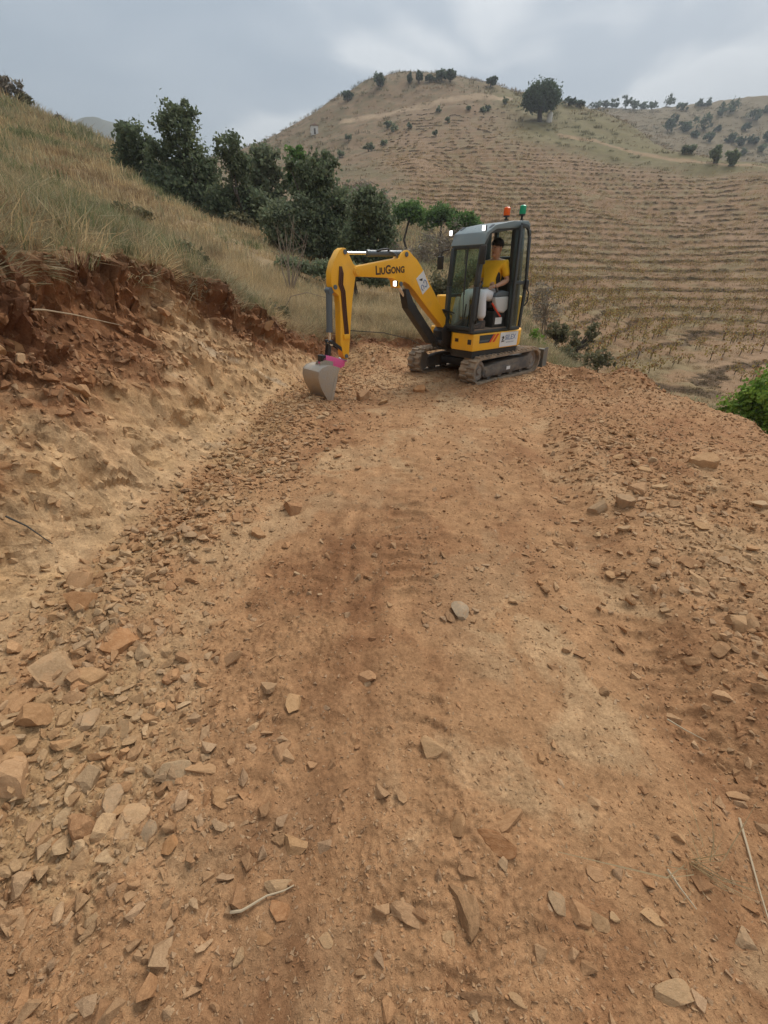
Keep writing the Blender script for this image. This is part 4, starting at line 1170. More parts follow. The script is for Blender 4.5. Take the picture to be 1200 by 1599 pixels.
part(MB().prism([(0.948, 0.89), (0.955, 0.89), (0.936, 1.45), (0.893, 1.95), (0.887, 1.95), (0.929, 1.45)], YR + 0.06, YL - 0.06), 'windscreen', M_GLASS)
pane([(0.12, 1.345), (0.88, 1.345), (0.86, 1.93), (0.76, 2.10), (0.20, 2.20)], YR + 0.035, YR + 0.040, 'side_window')
pane([(0.06, 0.85), (0.92, 0.85), (0.90, 1.295), (0.09, 1.295)], YR + 0.035, YR + 0.040, 'lower_side_window')
part(MB().prism([(-0.152, 1.40), (-0.147, 1.40), (-0.058, 2.22), (-0.063, 2.22)], YR + 0.08, YL - 0.11), 'rear_window', M_GLASS)
part(MB().box(-0.20, -0.17, YR + 0.03, YL - 0.1, 0.83, 1.38), 'rear_panel', M_BLACK)
part(MB().box(-0.17, 0.93, YR + 0.05, YL - 0.02, 0.836, 0.852), 'cab_floor', M_FLOOR)
# door, swung right back against the side
dr = MB()
DP = [(0.13, 0.83), (-0.12, 0.83), (-0.135, 1.50), (-0.05, 2.12), (-0.01, 2.205), (0.05, 2.245), (0.19, 2.255)]
for a, b in zip(DP, DP[1:] + DP[:1]): dr.bar((a[0], YL + 0.075, a[1]), (b[0], YL + 0.075, b[1]), 0.05, 0.035)
dr.bar((0.13, YL + 0.075, 1.50), (-0.13, YL + 0.075, 1.50), 0.05, 0.03)
door = part(dr, 'door', M_GREY, None, 0.008)
part(MB().prism([(0.14, 1.525), (-0.12, 1.525), (-0.04, 2.11), (0.0, 2.185), (0.06, 2.225), (0.18, 2.235)], YL + 0.073, YL + 0.078), 'door_window', M_GLASS, door)
part(MB().prism([(0.11, 0.855), (-0.105, 0.855), (-0.12, 1.475), (0.12, 1.475)], YL + 0.073, YL + 0.078), 'lower_door_window', M_GLASS, door)
part(MB().box(-0.165, -0.09, YL + 0.06, YL + 0.12, 1.40, 1.54), 'door_lock', M_BLACK, door, 0.012)
part(MB().tube([(-0.14, YL + 0.10, 1.42), (-0.17, YL + 0.13, 1.36), (-0.17, YL + 0.13, 1.22), (-0.14, YL + 0.10, 1.16)], 0.011, 8), 'door_handle', M_BLACK, door)
# lamps, beacons, mirror, rails, wiper
def worklamp(p, nm='work_lamp', parent=None, s=1.0):
    par = parent or cab
    h = MB().prism([(p[0] - 0.05 * s, p[2] - 0.045 * s), (p[0] - 0.01, p[2] - 0.052 * s), (p[0] - 0.01, p[2] + 0.052 * s), (p[0] - 0.05 * s, p[2] + 0.045 * s)], p[1] - 0.04 * s, p[1] + 0.04 * s).build(nm, M_BLACK, par, 0.006)
    MB().prism([(p[0] - 0.009, p[2] - 0.05 * s), (p[0] + 0.018, p[2] - 0.042 * s), (p[0] + 0.018, p[2] + 0.042 * s), (p[0] - 0.009, p[2] + 0.05 * s)], p[1] - 0.030 * s, p[1] + 0.030 * s).build('lamp_lens', M_LAMP, h, 0.004)
    return h
worklamp((0.875, YL - 0.05, 2.19), s=0.68); worklamp((0.93, YR - 0.02, 2.16), s=0.68)
for (x, y, nm, mt, z0, h) in ((0.16, 0.47, 'orange_beacon', M_ORANGE, 2.345, 0.115), (-0.05, 0.60, 'green_beacon', M_GREENB, 2.335, 0.12)):
    st_ = 0.028 if mt is M_ORANGE else 0.06
    bs = MB().lathe([(0.03, z0 - 0.01), (0.03, z0 + 0.008), (0.017, z0 + 0.012), (0.017, z0 + st_), (0.047, z0 + st_ + 0.004), (0.047, z0 + st_ + 0.022)], (x, y, 0), 16).build('beacon', M_BLACK, cab)
    MB().lathe([(0.046, z0 + st_ + 0.022), (0.050, z0 + st_ + 0.03), (0.048, z0 + st_ + h), (0.036, z0 + st_ + h + 0.012), (0.012, z0 + st_ + h + 0.016)], (x, y, 0), 18).build('beacon_lens', mt, bs)
part(MB().tube([(0.92, YL + 0.005, 0.95), (0.965, YL + 0.05, 1.0), (0.955, YL + 0.055, 1.45), (0.90, YL + 0.05, 1.50), (0.885, YL + 0.01, 1.52)], 0.013, 8), 'grab_rail', M_BLACK)
mr = part(MB().tube([(0.93, YR - 0.02, 1.95), (1.00, YR - 0.10, 1.93), (1.01, YR - 0.12, 1.86)], 0.011, 8), 'mirror_arm', M_BLACK)
part(MB().prism([(0.995, 1.68), (1.025, 1.68), (1.03, 1.86), (1.0, 1.87)], YR - 0.19, YR - 0.07), 'mirror', M_BLACK, mr, 0.012)
m2 = part(MB().prism([(0.93, 1.74), (0.965, 1.74), (0.955, 1.98), (0.92, 1.98)], YL - 0.02, YL + 0.09), 'left_mirror', M_BLACK, None, 0.015)
part(MB().tube([(0.965, 0.47, 1.34), (0.945, 0.45, 1.72), (0.912, 0.43, 1.97)], 0.012, 8), 'wiper_arm', M_BLACK)
part(MB().tube([(0.975, 0.50, 0.95), (0.975, 0.49, 1.15), (0.972, 0.47, 1.34)], 0.008, 6), 'wiper_blade', M_BLACK)
# seat, consoles, levers
seat = part(MB().prism([(-0.06, 1.10), (0.40, 1.12), (0.46, 1.16), (0.46, 1.23), (0.40, 1.255), (-0.02, 1.225)], 0.20, 0.60), 'seat', M_SEAT, None, 0.03, 3)
part(MB().prism([(-0.10, 1.20), (0.0, 1.21), (-0.045, 1.55), (-0.06, 1.86), (-0.11, 1.88), (-0.14, 1.56)], 0.21, 0.59), 'seat_back', M_SEAT, seat, 0.03, 3)
part(MB().box(-0.10, 0.42, 0.22, 0.66, 0.853, 1.10), 'seat_box', M_BLACK, seat, 0.01)
part(MB().box(0.20, 0.37, 0.6615, 0.664, 0.90, 1.0), 'warning_label', M_WHITE, seat)
cons = part(MB().prism([(0.08, 1.13), (0.20, 1.06), (0.36, 1.09), (0.44, 1.20), (0.46, 1.30), (0.10, 1.31)], 0.605, 0.69), 'armrest_console', M_CONS, None, 0.03, 3)
part(MB().prism([(0.10, 1.312), (0.46, 1.302), (0.44, 1.36), (0.30, 1.395), (0.12, 1.37)], 0.61, 0.685), 'console_top', M_CYL, cons, 0.015)
part(MB().tube([(0.40, 0.655, 1.37), (0.43, 0.64, 1.43), (0.44, 0.63, 1.47)], [0.02, 0.013, 0.018], 8), 'joystick', M_BLACK, cons)
lv = part(MB().tube([(0.30, 0.70, 1.02), (0.42, 0.71, 1.10), (0.56, 0.715, 1.22)], 0.013, 8), 'safety_lever', M_REDV)
part(MB().prism([(0.70, 0.852), (0.86, 0.852), (0.84, 1.12), (0.80, 1.30), (0.76, 1.30), (0.74, 1.05)], 0.135, 0.23), 'right_console', M_CONS, None, 0.02)
for y in (0.36, 0.46): part(MB().tube([(0.80, y, 0.852), (0.79, y, 1.02), (0.77, y, 1.20)], 0.011, 8), 'travel_lever', M_BLACK)

# ---- boom, stick, bucket (built in machine coordinates)
sb_ = MB(); sb_.prism([(0.55, 0.50), (0.88, 0.50), (1.06, 0.62), (1.10, 0.80), (0.98, 0.92), (0.86, 0.90), (0.70, 0.74), (0.55, 0.70)], -0.10, 0.10)
sb_.lathe([(0.07, 0.44), (0.07, 0.86)], (0.74, 0.0, 0), 16); sb_.tube([(0.92, -0.13, 0.84), (0.92, 0.13, 0.84)], 0.045, 14); sb_.tube([(1.10, -0.12, 0.62), (1.10, 0.12, 0.62)], 0.04, 14); sb_.box(1.0, 1.15, -0.05, 0.05, 0.56, 0.68)
sb_.build('swing_bracket', M_BLACK, exc, 0.012)
BOOM = [(.862, .845), (.89, .80), (.93, .785), (.985, .80), (1.06, .86), (1.246, 1.005), (1.44, 1.155), (1.60, 1.285), (1.74, 1.40), (1.86, 1.485), (1.955, 1.525), (2.01, 1.50), (2.03, 1.44), (2.09, 1.45), (2.115, 1.54), (2.16, 1.568),
        (2.35, 1.575), (2.60, 1.582), (2.81, 1.588), (2.855, 1.60), (2.88, 1.645), (2.86, 1.69), (2.82, 1.705), (2.55, 1.742), (2.25, 1.785), (2.06, 1.812), (2.015, 1.87), (1.965, 1.905), (1.90, 1.912), (1.85, 1.89), (1.785, 1.845), (1.70, 1.795),
        (1.60, 1.70), (1.50, 1.59), (1.28, 1.345), (1.06, 1.08)]
boom = MB().prism(BOOM, -0.075, 0.075).build('boom', M_YEL, exc, 0.010)
text_mesh('lettering', 'LiuGong', 0.145, M_BROWNINK, boom, side_matrix(2.235, 0.077, 1.668, R(3.0)), small_caps=True, bold=0.004, space=1.02)
stk = MB().prism([(-0.09, -0.13), (0.09, -0.13), (0.09, 0.13), (-0.09, 0.13)], 0.0, 0.003).build('sticker', M_WHITE, boom, 0.0)
stk.location = (1.57, 0.076, 1.505); stk.rotation_euler = (0, R(35), 0)
stk['label'] = 'white sticker with blue emblem on the bend of the boom'
b = MB()
b.prism([(-0.02, 0.06), (0.05, 0.085), (0.035, 0.06), (0.0, 0.03)], 0.003, 0.005)
b.build('emblem', M_INK, stk)
b = MB(); b.tube([(-0.035 + 0.03 * math.cos(a), 0.004, -0.035 + 0.05 * math.sin(a)) for a in np.linspace(0.5, 5.8, 14)], 0.008, 6)
b.tube([(0.04 + 0.025 * math.cos(a), 0.004, -0.05 + 0.04 * math.sin(a)) for a in np.linspace(-1.2, 4.0, 12)], 0.007, 6)
b.build('emblem', M_BLUEINK, stk)
worklamp((2.165, 0.10, 1.50), parent=boom, s=0.7)
for x, z, r in ((2.82, 1.645, 0.038), (1.93, 1.86, 0.03), (2.03, 1.495, 0.03), (0.93, 0.845, 0.04)):
    MB().tube([(x, -0.088, z), (x, 0.088, z)], r, 14).build('pin', M_YEL if x > 2.5 else M_CYL, boom)
def cylinder(nm, p0, p1, frac, r, parent, matb=M_CYL, yy=0.0):
    p0, p1 = Vector((p0[0], yy, p0[1])), Vector((p1[0], yy, p1[1])); k = p0.lerp(p1, frac)
    m = MB(); m.tube([p0, k], r, 16); m.tube([p0.lerp(p1, frac - 0.04), k + (k - p0).normalized() * 0.004], r * 1.14, 16); m.tube([p0 + Vector((0, -0.05, 0)), p0 + Vector((0, 0.05, 0))], r * 0.95, 12)
    c_ = m.build(nm, matb, parent)
    q = MB(); q.tube([k, p1], r * 0.52, 14); q.tube([p1 + Vector((0, -0.05, 0)), p1 + Vector((0, 0.05, 0))], r * 0.8, 12)
    q.build('piston_rod', M_CHROME, c_)
    return c_
cb_ = cylinder('boom_cylinder', (1.12, 0.60), (2.03, 1.49), 0.66, 0.058, exc, M_BLACK)
MB().prism([(1.20, 0.66), (1.30, 0.62), (1.86, 1.17), (1.93, 1.42), (1.86, 1.43), (1.72, 1.22)], -0.07, 0.07).build('cylinder_guard', M_BLACK, cb_, 0.01)
cs_ = cylinder('stick_cylinder', (1.955, 1.872), (2.985, 1.850), 0.62, 0.038, exc)
MB().tube([(2.22, 0.03, 1.90), (2.26, 0.045, 1.915), (2.36, 0.045, 1.905), (2.44, 0.03, 1.885)], 0.013, 8).build('hydraulic_pipe', M_BLACK, cs_)
MB().tube([(2.22, 0.045, 1.885), (2.15, 0.06, 1.87), (2.10, 0.07, 1.83), (2.08, 0.05, 1.79)], 0.010, 8).build('hose', M_CYL, cs_)
STICK = [(3.085, 1.875), (3.03, 1.905), (2.985, 1.90), (2.945, 1.85), (2.87, 1.735), (2.80, 1.69), (2.785, 1.62), (2.84, 1.58), (2.90, 1.33), (2.945, 1.03), (2.975, .80), (3.0, .62), (3.03, .575), (3.075, .58), (3.10, .63), (3.135, .80), (3.125, 1.0), (3.115, 1.20), (3.125, 1.37), (3.20, 1.42), (3.235, 1.50), (3.225, 1.64), (3.18, 1.75)]
stick = MB().prism(STICK, -0.062, 0.062).build('stick', M_YEL, exc, 0.009)
for dx, rr_ in ((0.0, 0.012), (0.026, 0.012), (0.052, 0.010)):
    MB().tube([(3.09 - dx * 0.4, 0.066, 1.70), (3.105 - dx, 0.075, 1.62), (3.12 - dx, 0.073, 1.50), (3.085 - dx, 0.070, 1.42), (3.07 - dx, 0.067, 1.15), (3.055 - dx, 0.067, 0.93), (3.05 - dx, 0.064, 0.84)], rr_, 8).build('hose', M_HOSE, stick)
MB().box(2.985, 3.085, 0.060, 0.085, 0.835, 0.90).build('hose_clamp', M_YEL, stick, 0.006)
for x, z in ((3.0, 1.86), (3.18, 1.47), (3.05, 0.615)): MB().tube([(x, -0.075, z), (x, 0.075, z)], 0.028, 12).build('pin', M_CYL, stick)
bc = cylinder('bucket_cylinder', (3.235, 1.43), (3.275, 0.80), 0.78, 0.042, exc)
# linkage, pink quick coupler, bucket
lk = MB(); lk.bar((3.275, 0.05, 0.82), (3.10, 0.05, 0.70), 0.04, 0.018); lk.bar((3.275, -0.05, 0.82), (3.10, -0.05, 0.70), 0.04, 0.018); lk.bar((3.285, 0.03, 0.83), (3.33, 0.03, 0.60), 0.045, 0.02); lk.bar((3.285, -0.03, 0.83), (3.33, -0.03, 0.60), 0.045, 0.02)
lk.tube([(3.275, -0.08, 0.815), (3.275, 0.08, 0.815)], 0.026, 12)
lk.build('bucket_link', M_BLACK, exc)
cpl = MB().prism([(3.07, 0.545), (3.12, 0.575), (3.34, 0.65), (3.43, 0.625), (3.46, 0.55), (3.36, 0.515), (3.15, 0.46), (3.08, 0.48)], -0.055, 0.055).build('quick_coupler', M_PINK, exc, 0.008)
MB().box(3.385, 3.455, -0.055, 0.055, 0.575, 0.66).build('coupler_latch', M_BLACK, cpl, 0.006)
MB().tube([(3.05, -0.10, 0.555), (3.05, 0.10, 0.555)], 0.024, 12).build('pin', M_CHROME, cpl)
BW = 0.19
shell = [(3.27, 0.495), (3.36, 0.53), (3.46, 0.545), (3.55, 0.53), (3.61, 0.485), (3.625, 0.41), (3.61, 0.325), (3.58, 0.25), (3.545, 0.18), (3.51, 0.115), (3.478, 0.055), (3.455, 0.012)]
bk = MB(); bm = bk.bm
ins = [(x - (x - 3.42) * 0.06, z - (z - 0.28) * 0.055) for x, z in shell]
for yy0, yy1 in ((-BW, BW),):
    A = [bm.verts.new((x, yy0, z)) for x, z in shell]; B_ = [bm.verts.new((x, yy1, z)) for x, z in shell]
    A2 = [bm.verts.new((x, yy0, z)) for x, z in ins]; B2 = [bm.verts.new((x, yy1, z)) for x, z in ins]
    for i in range(len(shell) - 1):
        bm.faces.new((A[i], A[i + 1], B_[i + 1], B_[i])); bm.faces.new((A2[i], B2[i], B2[i + 1], A2[i + 1])); bm.faces.new((A[i], A2[i], A2[i + 1], A[i + 1])); bm.faces.new((B_[i], B_[i + 1], B2[i + 1], B2[i]))
    bm.faces.new((A[0], B_[0], B2[0], A2[0])); bm.faces.new((A[-1], A2[-1], B2[-1], B_[-1]))
for f in bm.faces: f.smooth = True
bmesh.ops.recalc_face_normals(bm, faces=bm.faces[:])
bucket = bk.build('bucket', M_BUCKET, exc)
side = shell + [(3.44, 0.05), (3.395, 0.19), (3.335, 0.35)]
for y in (-BW - 0.012, BW):
    MB().prism([(3.45 + (x - 3.45) * 1.02, 0.26 + (z - 0.26) * 1.02) for x, z in side], y, y + 0.012).build('side_plate', M_BUCKET, bucket, 0.003)
    MB().prism([(3.32, 0.38), (3.375, 0.20), (3.425, 0.05), (3.455, -0.005), (3.478, 0.02), (3.435, 0.16), (3.385, 0.32), (3.36, 0.39)], y - 0.006, y + 0.018).build('side_cutter', M_BUCKET, bucket, 0.002)
MB().prism([(3.492, 0.06), (3.455, -0.018), (3.440, -0.008), (3.475, 0.065)], -BW - 0.01, BW + 0.01).build('cutting_edge', M_BUCKET, bucket)
for y in (-0.05, 0.05): MB().prism([(3.28, 0.50), (3.50, 0.53), (3.48, 0.58), (3.40, 0.60), (3.28, 0.565)], y - 0.008, y + 0.008).build('bucket_ear', M_BUCKET, bucket)
# swing hoses in front of the body
for k in range(4):
    y = -0.05 + 0.05 * k
    MB().tube([(0.66, y, 0.72), (0.82, y * 1.3, 0.99 + 0.02 * k), (0.98, y * 1.2, 1.06 + 0.01 * k), (1.10, y, 1.12)], 0.014, 8).build('hose', M_BLACK, exc)
exc.location.z = SW_Z * 0 + 0.0
# ------------------------------------------------------------------ the driver
M_SKIN = mat_plain('skin', (0.46, 0.26, 0.165), 0.55)
M_SHIRT = mat_plain('yellow_work_shirt', (0.82, 0.46, 0.016), 0.85, dirt=0.3, dirt_c=(0.62, 0.33, 0.03), scale=9, bump=0.5)
M_BLKCLOTH = mat_plain('black_cloth', (0.02, 0.018, 0.018), 0.85)
M_TROU = mat_plain('pale_grey_trousers', (0.66, 0.66, 0.67), 0.85, dirt=0.25, dirt_c=(0.46, 0.40, 0.34), scale=7, bump=0.5)
M_HAIR = mat_plain('black_hair', (0.012, 0.010, 0.009), 0.6, scale=40, bump=0.5)
M_EYE = mat_plain('dark_eye', (0.015, 0.012, 0.010), 0.3)
M_LIP = mat_plain('lip', (0.30, 0.12, 0.085), 0.5)
def skin_mesh(name, chains, sub=2):
    """chains: lists of (x,y,z,r); equal points are shared; the first point is the root"""
    vs, idx, ed, rad = [], {}, [], []
    for ch in chains:
        prev = None
        for (x, y, z, r) in ch:
            k = (round(x, 4), round(y, 4), round(z, 4))
            if k not in idx: idx[k] = len(vs); vs.append((x, y, z)); rad.append(r)
            if prev is not None and prev != idx[k]: ed.append((prev, idx[k]))
            prev = idx[k]
    me = bpy.data.meshes.new(name); me.from_pydata(vs, ed, [])
    o = bpy.data.objects.new(name, me); COL.objects.link(o)
    md = o.modifiers.new('s', 'SKIN'); md.use_smooth_shade = True
    for i, sv in enumerate(me.skin_vertices[0].data): sv.radius = (rad[i], rad[i]); sv.use_root = (i == 0)
    sb2 = o.modifiers.new('u', 'SUBSURF'); sb2.levels = sub; sb2.render_levels = sub
    dg = bpy.context.evaluated_depsgraph_get()
    out = bpy.data.meshes.new_from_object(o.evaluated_get(dg))
    bpy.data.objects.remove(o)
    return out
def ell_mesh(mb, c, r, seg=16, rings=10, fn=None):
    bm = mb.bm; c = Vector(c)
    res = bmesh.ops.create_uvsphere(bm, u_segments=seg, v_segments=rings, radius=1.0)
    for v in res['verts']:
        p = v.co.copy()
        if fn: p = fn(p)
        v.co = c + Vector((p.x * r[0], p.y * r[1], p.z * r[2]))
    for f in bm.faces: f.smooth = True
    return mb
HM = Matrix.Translation((SWING[0], SWING[1], 0.0)) @ Matrix.Rotation(EXC_YAW + HYAW, 4, 'Z')
pel, waist, chest, upch, neck = (0.30, 0.42, 1.335), (0.29, 0.42, 1.46), (0.255, 0.42, 1.62), (0.235, 0.42, 1.74), (0.235, 0.425, 1.835)
shl, shr = (0.20, 0.585, 1.755), (0.25, 0.255, 1.755)
ell_, elr = (0.165, 0.645, 1.525), (0.28, 0.215, 1.50)
wrl, wrr = (0.40, 0.625, 1.455), (0.50, 0.27, 1.44)
hil, hir = (0.31, 0.51, 1.315), (0.31, 0.335, 1.315)
knl, knr = (0.705, 0.60, 1.345), (0.745, 0.30, 1.345)
anl, anr = (0.665, 0.615, 0.945), (0.72, 0.29, 0.945)
hed = (0.262, 0.435, 1.965)
def P4(p, r): return (*p, r)
def mid(a, b, t=0.5): return tuple(a[i] * (1 - t) + b[i] * t for i in range(3))
chains = [[P4(pel, .125), P4(waist, .12), P4(chest, .13), P4(upch, .12), P4(neck, .058), (hed[0] - 0.01, hed[1], hed[2] - 0.09, .062), (hed[0], hed[1], hed[2] - 0.03, .085), (hed[0] - 0.005, hed[1], hed[2] + 0.055, .085)],
          [P4(upch, .12), P4(shl, .07), P4(mid(shl, ell_), .052), P4(ell_, .042), P4(mid(ell_, wrl, .4), .042), P4(wrl, .028)],
          [P4(upch, .12), P4(shr, .07), P4(mid(shr, elr), .052), P4(elr, .042), P4(mid(elr, wrr, .4), .042), P4(wrr, .028)],
          [P4(pel, .125), P4(hil, .095), P4(mid(hil, knl), .08), P4(knl, .062), P4(mid(knl, anl, .35), .058), P4(anl, .038), (anl[0] + 0.03, anl[1], 0.885, .036), (anl[0] + 0.14, anl[1] + 0.01, 0.875, .034)],
          [P4(pel, .125), P4(hir, .095), P4(mid(hir, knr), .08), P4(knr, .062), P4(mid(knr, anr, .35), .058), P4(anr, .038), (anr[0] + 0.03, anr[1], 0.885, .036), (anr[0] + 0.14, anr[1] - 0.01, 0.875, .034)]]
# hands: palm, four fingers curled over the lever knobs, a thumb from the side of the palm
def hand(wr, d, side):
    d = Vector(d).normalized(); up_ = Vector((0, 0, 1)); s = d.cross(up_).normalized() * side
    w = Vector(wr); palm = w + d * 0.05; kn = w + d * 0.085
    out = [[(*w, .028), (*palm, .034), (*kn, .026)]]
    for k, ln in enumerate((0.068, 0.076, 0.071, 0.055)):
        b0 = kn + s * (0.03 - 0.02 * k); b1 = b0 + d * ln * 0.45 + Vector((0, 0, -0.004)); b2 = b1 + d * ln * 0.22 + Vector((0, 0, -ln * 0.32)); b3 = b2 - d * ln * 0.10 + Vector((0, 0, -ln * 0.26))
        out.append([(*kn, .026), (*b0, .0105), (*b1, .0095), (*b2, .0088), (*b3, .0078)])
    t0 = palm + s * 0.034; t1 = t0 + s * 0.018 + d * 0.026; t2 = t1 + d * 0.024 + Vector((0, 0, -0.012))
    out.append([(*palm, .034), (*t0, .0125), (*t1, .011), (*t2, .009)])
    return out
chains += hand(wrl, (0.9, -0.08, -0.06), 1) + hand(wrr, (0.9, 0.05, -0.1), -1)
bme = skin_mesh('person', chains)
person = link('person', bme, M_SKIN)
person.matrix_world = HM
tag(person, 'person in yellow short sleeved shirt and pale trousers sitting in excavator cab', 'person')
# face: brow, nose, lips, chin, ears, eyes on the head (it looks along +x, a little down)
def hp(x, y, z): return (hed[0] + x, hed[1] + y, hed[2] + z)
m = MB()
m.tube([hp(0.085, 0, 0.018), hp(0.104, 0, -0.018), hp(0.092, 0, -0.034)], [0.008, 0.015, 0.010], 10)
m.tube([hp(0.070, -0.045, 0.030), hp(0.086, -0.02, 0.034), hp(0.086, 0.02, 0.034), hp(0.070, 0.045, 0.030)], [0.006, 0.010, 0.010, 0.006], 8)
ell_mesh(m, hp(0.055, 0, -0.088), (0.034, 0.036, 0.026))
for s in (1, -1): ell_mesh(m, hp(-0.012, s * 0.083, 0.002), (0.018, 0.009, 0.032))
m.build('face', M_SKIN, person)
m = MB(); m.tube([hp(0.070, -0.026, -0.060), hp(0.084, 0, -0.056), hp(0.070, 0.026, -0.060)], [0.004, 0.008, 0.004], 8); m.build('mouth', M_LIP, person)
for s in (1, -1): MBx = MB(); ell_mesh(MBx, hp(0.078, s * 0.032, 0.012), (0.007, 0.013, 0.006), 10, 6); MBx.build('eye', M_EYE, person)
hm = MB()
def hairfn(p):
    q = p.copy()
    if q.z < -0.05: q.z = -0.05 - 0.25 * (-0.05 - q.z) - (0.35 if q.x < 0.1 else 0) * min(1, (-0.05 - q.z) * 2)
    w = 1 + 0.05 * math.sin(9 * p.x + 3) * math.sin(7 * p.y) + 0.04 * math.sin(15 * p.z + 5 * p.x)
    return q * w
ell_mesh(hm, hp(-0.018, 0, 0.060), (0.100, 0.094, 0.088), 24, 16, hairfn)
hm.build('hair', M_HAIR, person)
# clothes
sh = skin_mesh('shirt', [[(*pel[:2], 1.40, .142), P4(waist, .140), P4(chest, .148), P4(upch, .132), (neck[0], neck[1], neck[2] - 0.035, .075)],
                         [P4(upch, .132), P4(shl, .085), P4(mid(shl, ell_, .45), .071), P4(mid(shl, ell_, .80), .069)],
                         [P4(upch, .132), P4(shr, .085), P4(mid(shr, elr, .45), .071), P4(mid(shr, elr, .80), .069)]])
shirt = link('shirt', sh, M_SHIRT, person)
link('trousers', skin_mesh('trousers', [[P4(pel, .140), (*waist[:2], 1.415, .135)],
    [P4(pel, .140), P4(hil, .108), P4(mid(hil, knl), .096), P4(knl, .085), P4(mid(knl, anl, .4), .083), P4(mid(knl, anl, .9), .078)],
    [P4(pel, .140), P4(hir, .108), P4(mid(hir, knr), .096), P4(knr, .085), P4(mid(knr, anr, .4), .083), P4(mid(knr, anr, .9), .078)]]), M_TROU, person)
# black piping and side panel of the shirt, collar
m = MB(); m.tube([(shl[0] - 0.005, shl[1] + 0.085, shl[2] + 0.02), (shl[0] - 0.02, shl[1] + 0.098, 1.68), (shl[0] - 0.025, shl[1] + 0.11, 1.58)], 0.007, 6); m.build('sleeve_piping', M_BLKCLOTH, shirt)
m = MB(); m.prism([(0.235, 1.44), (0.30, 1.43), (0.33, 1.55), (0.30, 1.66), (0.25, 1.62)], 0.535, 0.567); m.build('side_panel', M_BLKCLOTH, shirt, 0.012)
m = MB(); m.tube([(neck[0] + 0.055 * math.cos(a) + 0.012, neck[1] + 0.062 * math.sin(a), neck[2] - 0.025 - 0.018 * math.cos(a)) for a in np.linspace(0, 2 * math.pi, 15)], 0.017, 8); m.build('collar', M_SHIRT, shirt)
for p in (anl, anr):
    m = MB(); m.prism([(p[0] - 0.06, 0.853), (p[0] + 0.20, 0.853), (p[0] + 0.215, 0.885), (p[0] + 0.17, 0.915), (p[0] + 0.07, 0.945), (p[0] + 0.04, 0.975), (p[0] - 0.055, 0.975), (p[0] - 0.07, 0.90)], p[1] - 0.045, p[1] + 0.045)
    s_ = m.build('shoe', mat_plain('dusty_shoe', (0.05, 0.042, 0.038), 0.8, dirt=0.5, dirt_c=(0.34, 0.23, 0.15), scale=12), person, 0.02, 3)
# ------------------------------------------------------------------ plants
def leaf_quads(centers, normals_bias, size, rg, elong=1.6):
    """a small folded leaf card at each centre"""
    n = len(centers)
    nv = rg.normal(size=(n, 3)) + normals_bias; nv /= np.linalg.norm(nv, axis=1)[:, None]
    rf = rg.normal(size=(n, 3)); a = np.cross(nv, rf); a /= np.linalg.norm(a, axis=1)[:, None]; b = np.cross(nv, a)
    s = size * rg.uniform(0.6, 1.3, n)
    a = a * (s * elong / 2)[:, None]; b = b * (s / 2)[:, None]
    V = np.stack([centers - a, centers + b * 0.9 + a * 0.1, centers + a, centers - b * 0.9 + a * 0.1], 1).reshape(-1, 3)
    Q = np.arange(n * 4).reshape(n, 4)
    return V, Q
def crown_points(lobes, n, rg, shell=0.55, clump=26, clump_r=0.16):
    """leaf centres gathered in clumps inside lobes (x,y,z,rx,ry,rz): uneven, with gaps"""
    vol = np.array([l[3] * l[4] * l[5] for l in lobes]) ** 0.75; vol /= vol.sum()
    nc = max(4, n // clump)
    which = rg.choice(len(lobes), nc, p=vol)
    L = np.array(lobes)[which]
    d = rg.normal(size=(nc, 3)); d /= np.linalg.norm(d, axis=1)[:, None]
    rad = (shell + (1.08 - shell) * rg.random(nc) ** 0.7)
    C_ = L[:, :3] + d * rad[:, None] * L[:, 3:6]
    cr = clump_r * (0.5 + rg.random(nc)) * np.cbrt(L[:, 3] * L[:, 4] * L[:, 5])
    k = rg.integers(0, nc, n)
    p = C_[k] + rg.normal(size=(n, 3)) * cr[k][:, None] * np.array([1.0, 1.0, 0.75])
    tint = (0.72 + 0.56 * rg.random(nc))[k] * rg.uniform(0.85, 1.15, n)
    return p, C_, tint
def limb_tubes(mb, base, targets, r0, rg, seg=7):
    for t in targets:
        t = Vector(t); b = Vector(base)
        m1 = b.lerp(t, 0.35) + Vector(rg.normal(0, 0.06, 3)) * (t - b).length; m2 = b.lerp(t, 0.7) + Vector(rg.normal(0, 0.06, 3)) * (t - b).length
        mb.tube([b, m1, m2, t], [r0, r0 * 0.7, r0 * 0.4, r0 * 0.12], seg)
M_BARK = mat_plain('bark', (0.075, 0.058, 0.046), 0.95, dirt=0.4, dirt_c=(0.13, 0.11, 0.09), scale=9, bump=0.6)
M_TWIG = mat_plain('dry_twig', (0.26, 0.20, 0.145), 0.95, dirt=0.4, dirt_c=(0.16, 0.12, 0.09), scale=14)
M_OAK = mat_leaf('oak_leaves', (0.110, 0.138, 0.080), (0.185, 0.218, 0.127), trans=0.4)
M_OAK2 = mat_leaf('grey_green_leaves', (0.141, 0.166, 0.098), (0.223, 0.253, 0.152), trans=0.4)
M_PINE = mat_leaf('pine_needles', (0.085, 0.156, 0.046), (0.150, 0.240, 0.072), trans=0.4)
M_PINED = mat_leaf('dark_pine_needles', (0.063, 0.094, 0.053), (0.101, 0.136, 0.076), trans=0.35)
M_BRIGHT = mat_leaf('fresh_green_leaves', (0.105, 0.189, 0.031), (0.210, 0.322, 0.056), trans=0.35)
M_SCRUB = mat_leaf('scrub_leaves', (0.128, 0.124, 0.068), (0.223, 0.203, 0.115), trans=0.35)
M_PURP = mat_leaf('bare_greyish_shrub', (0.20, 0.17, 0.13), (0.29, 0.245, 0.19), trans=0.1)
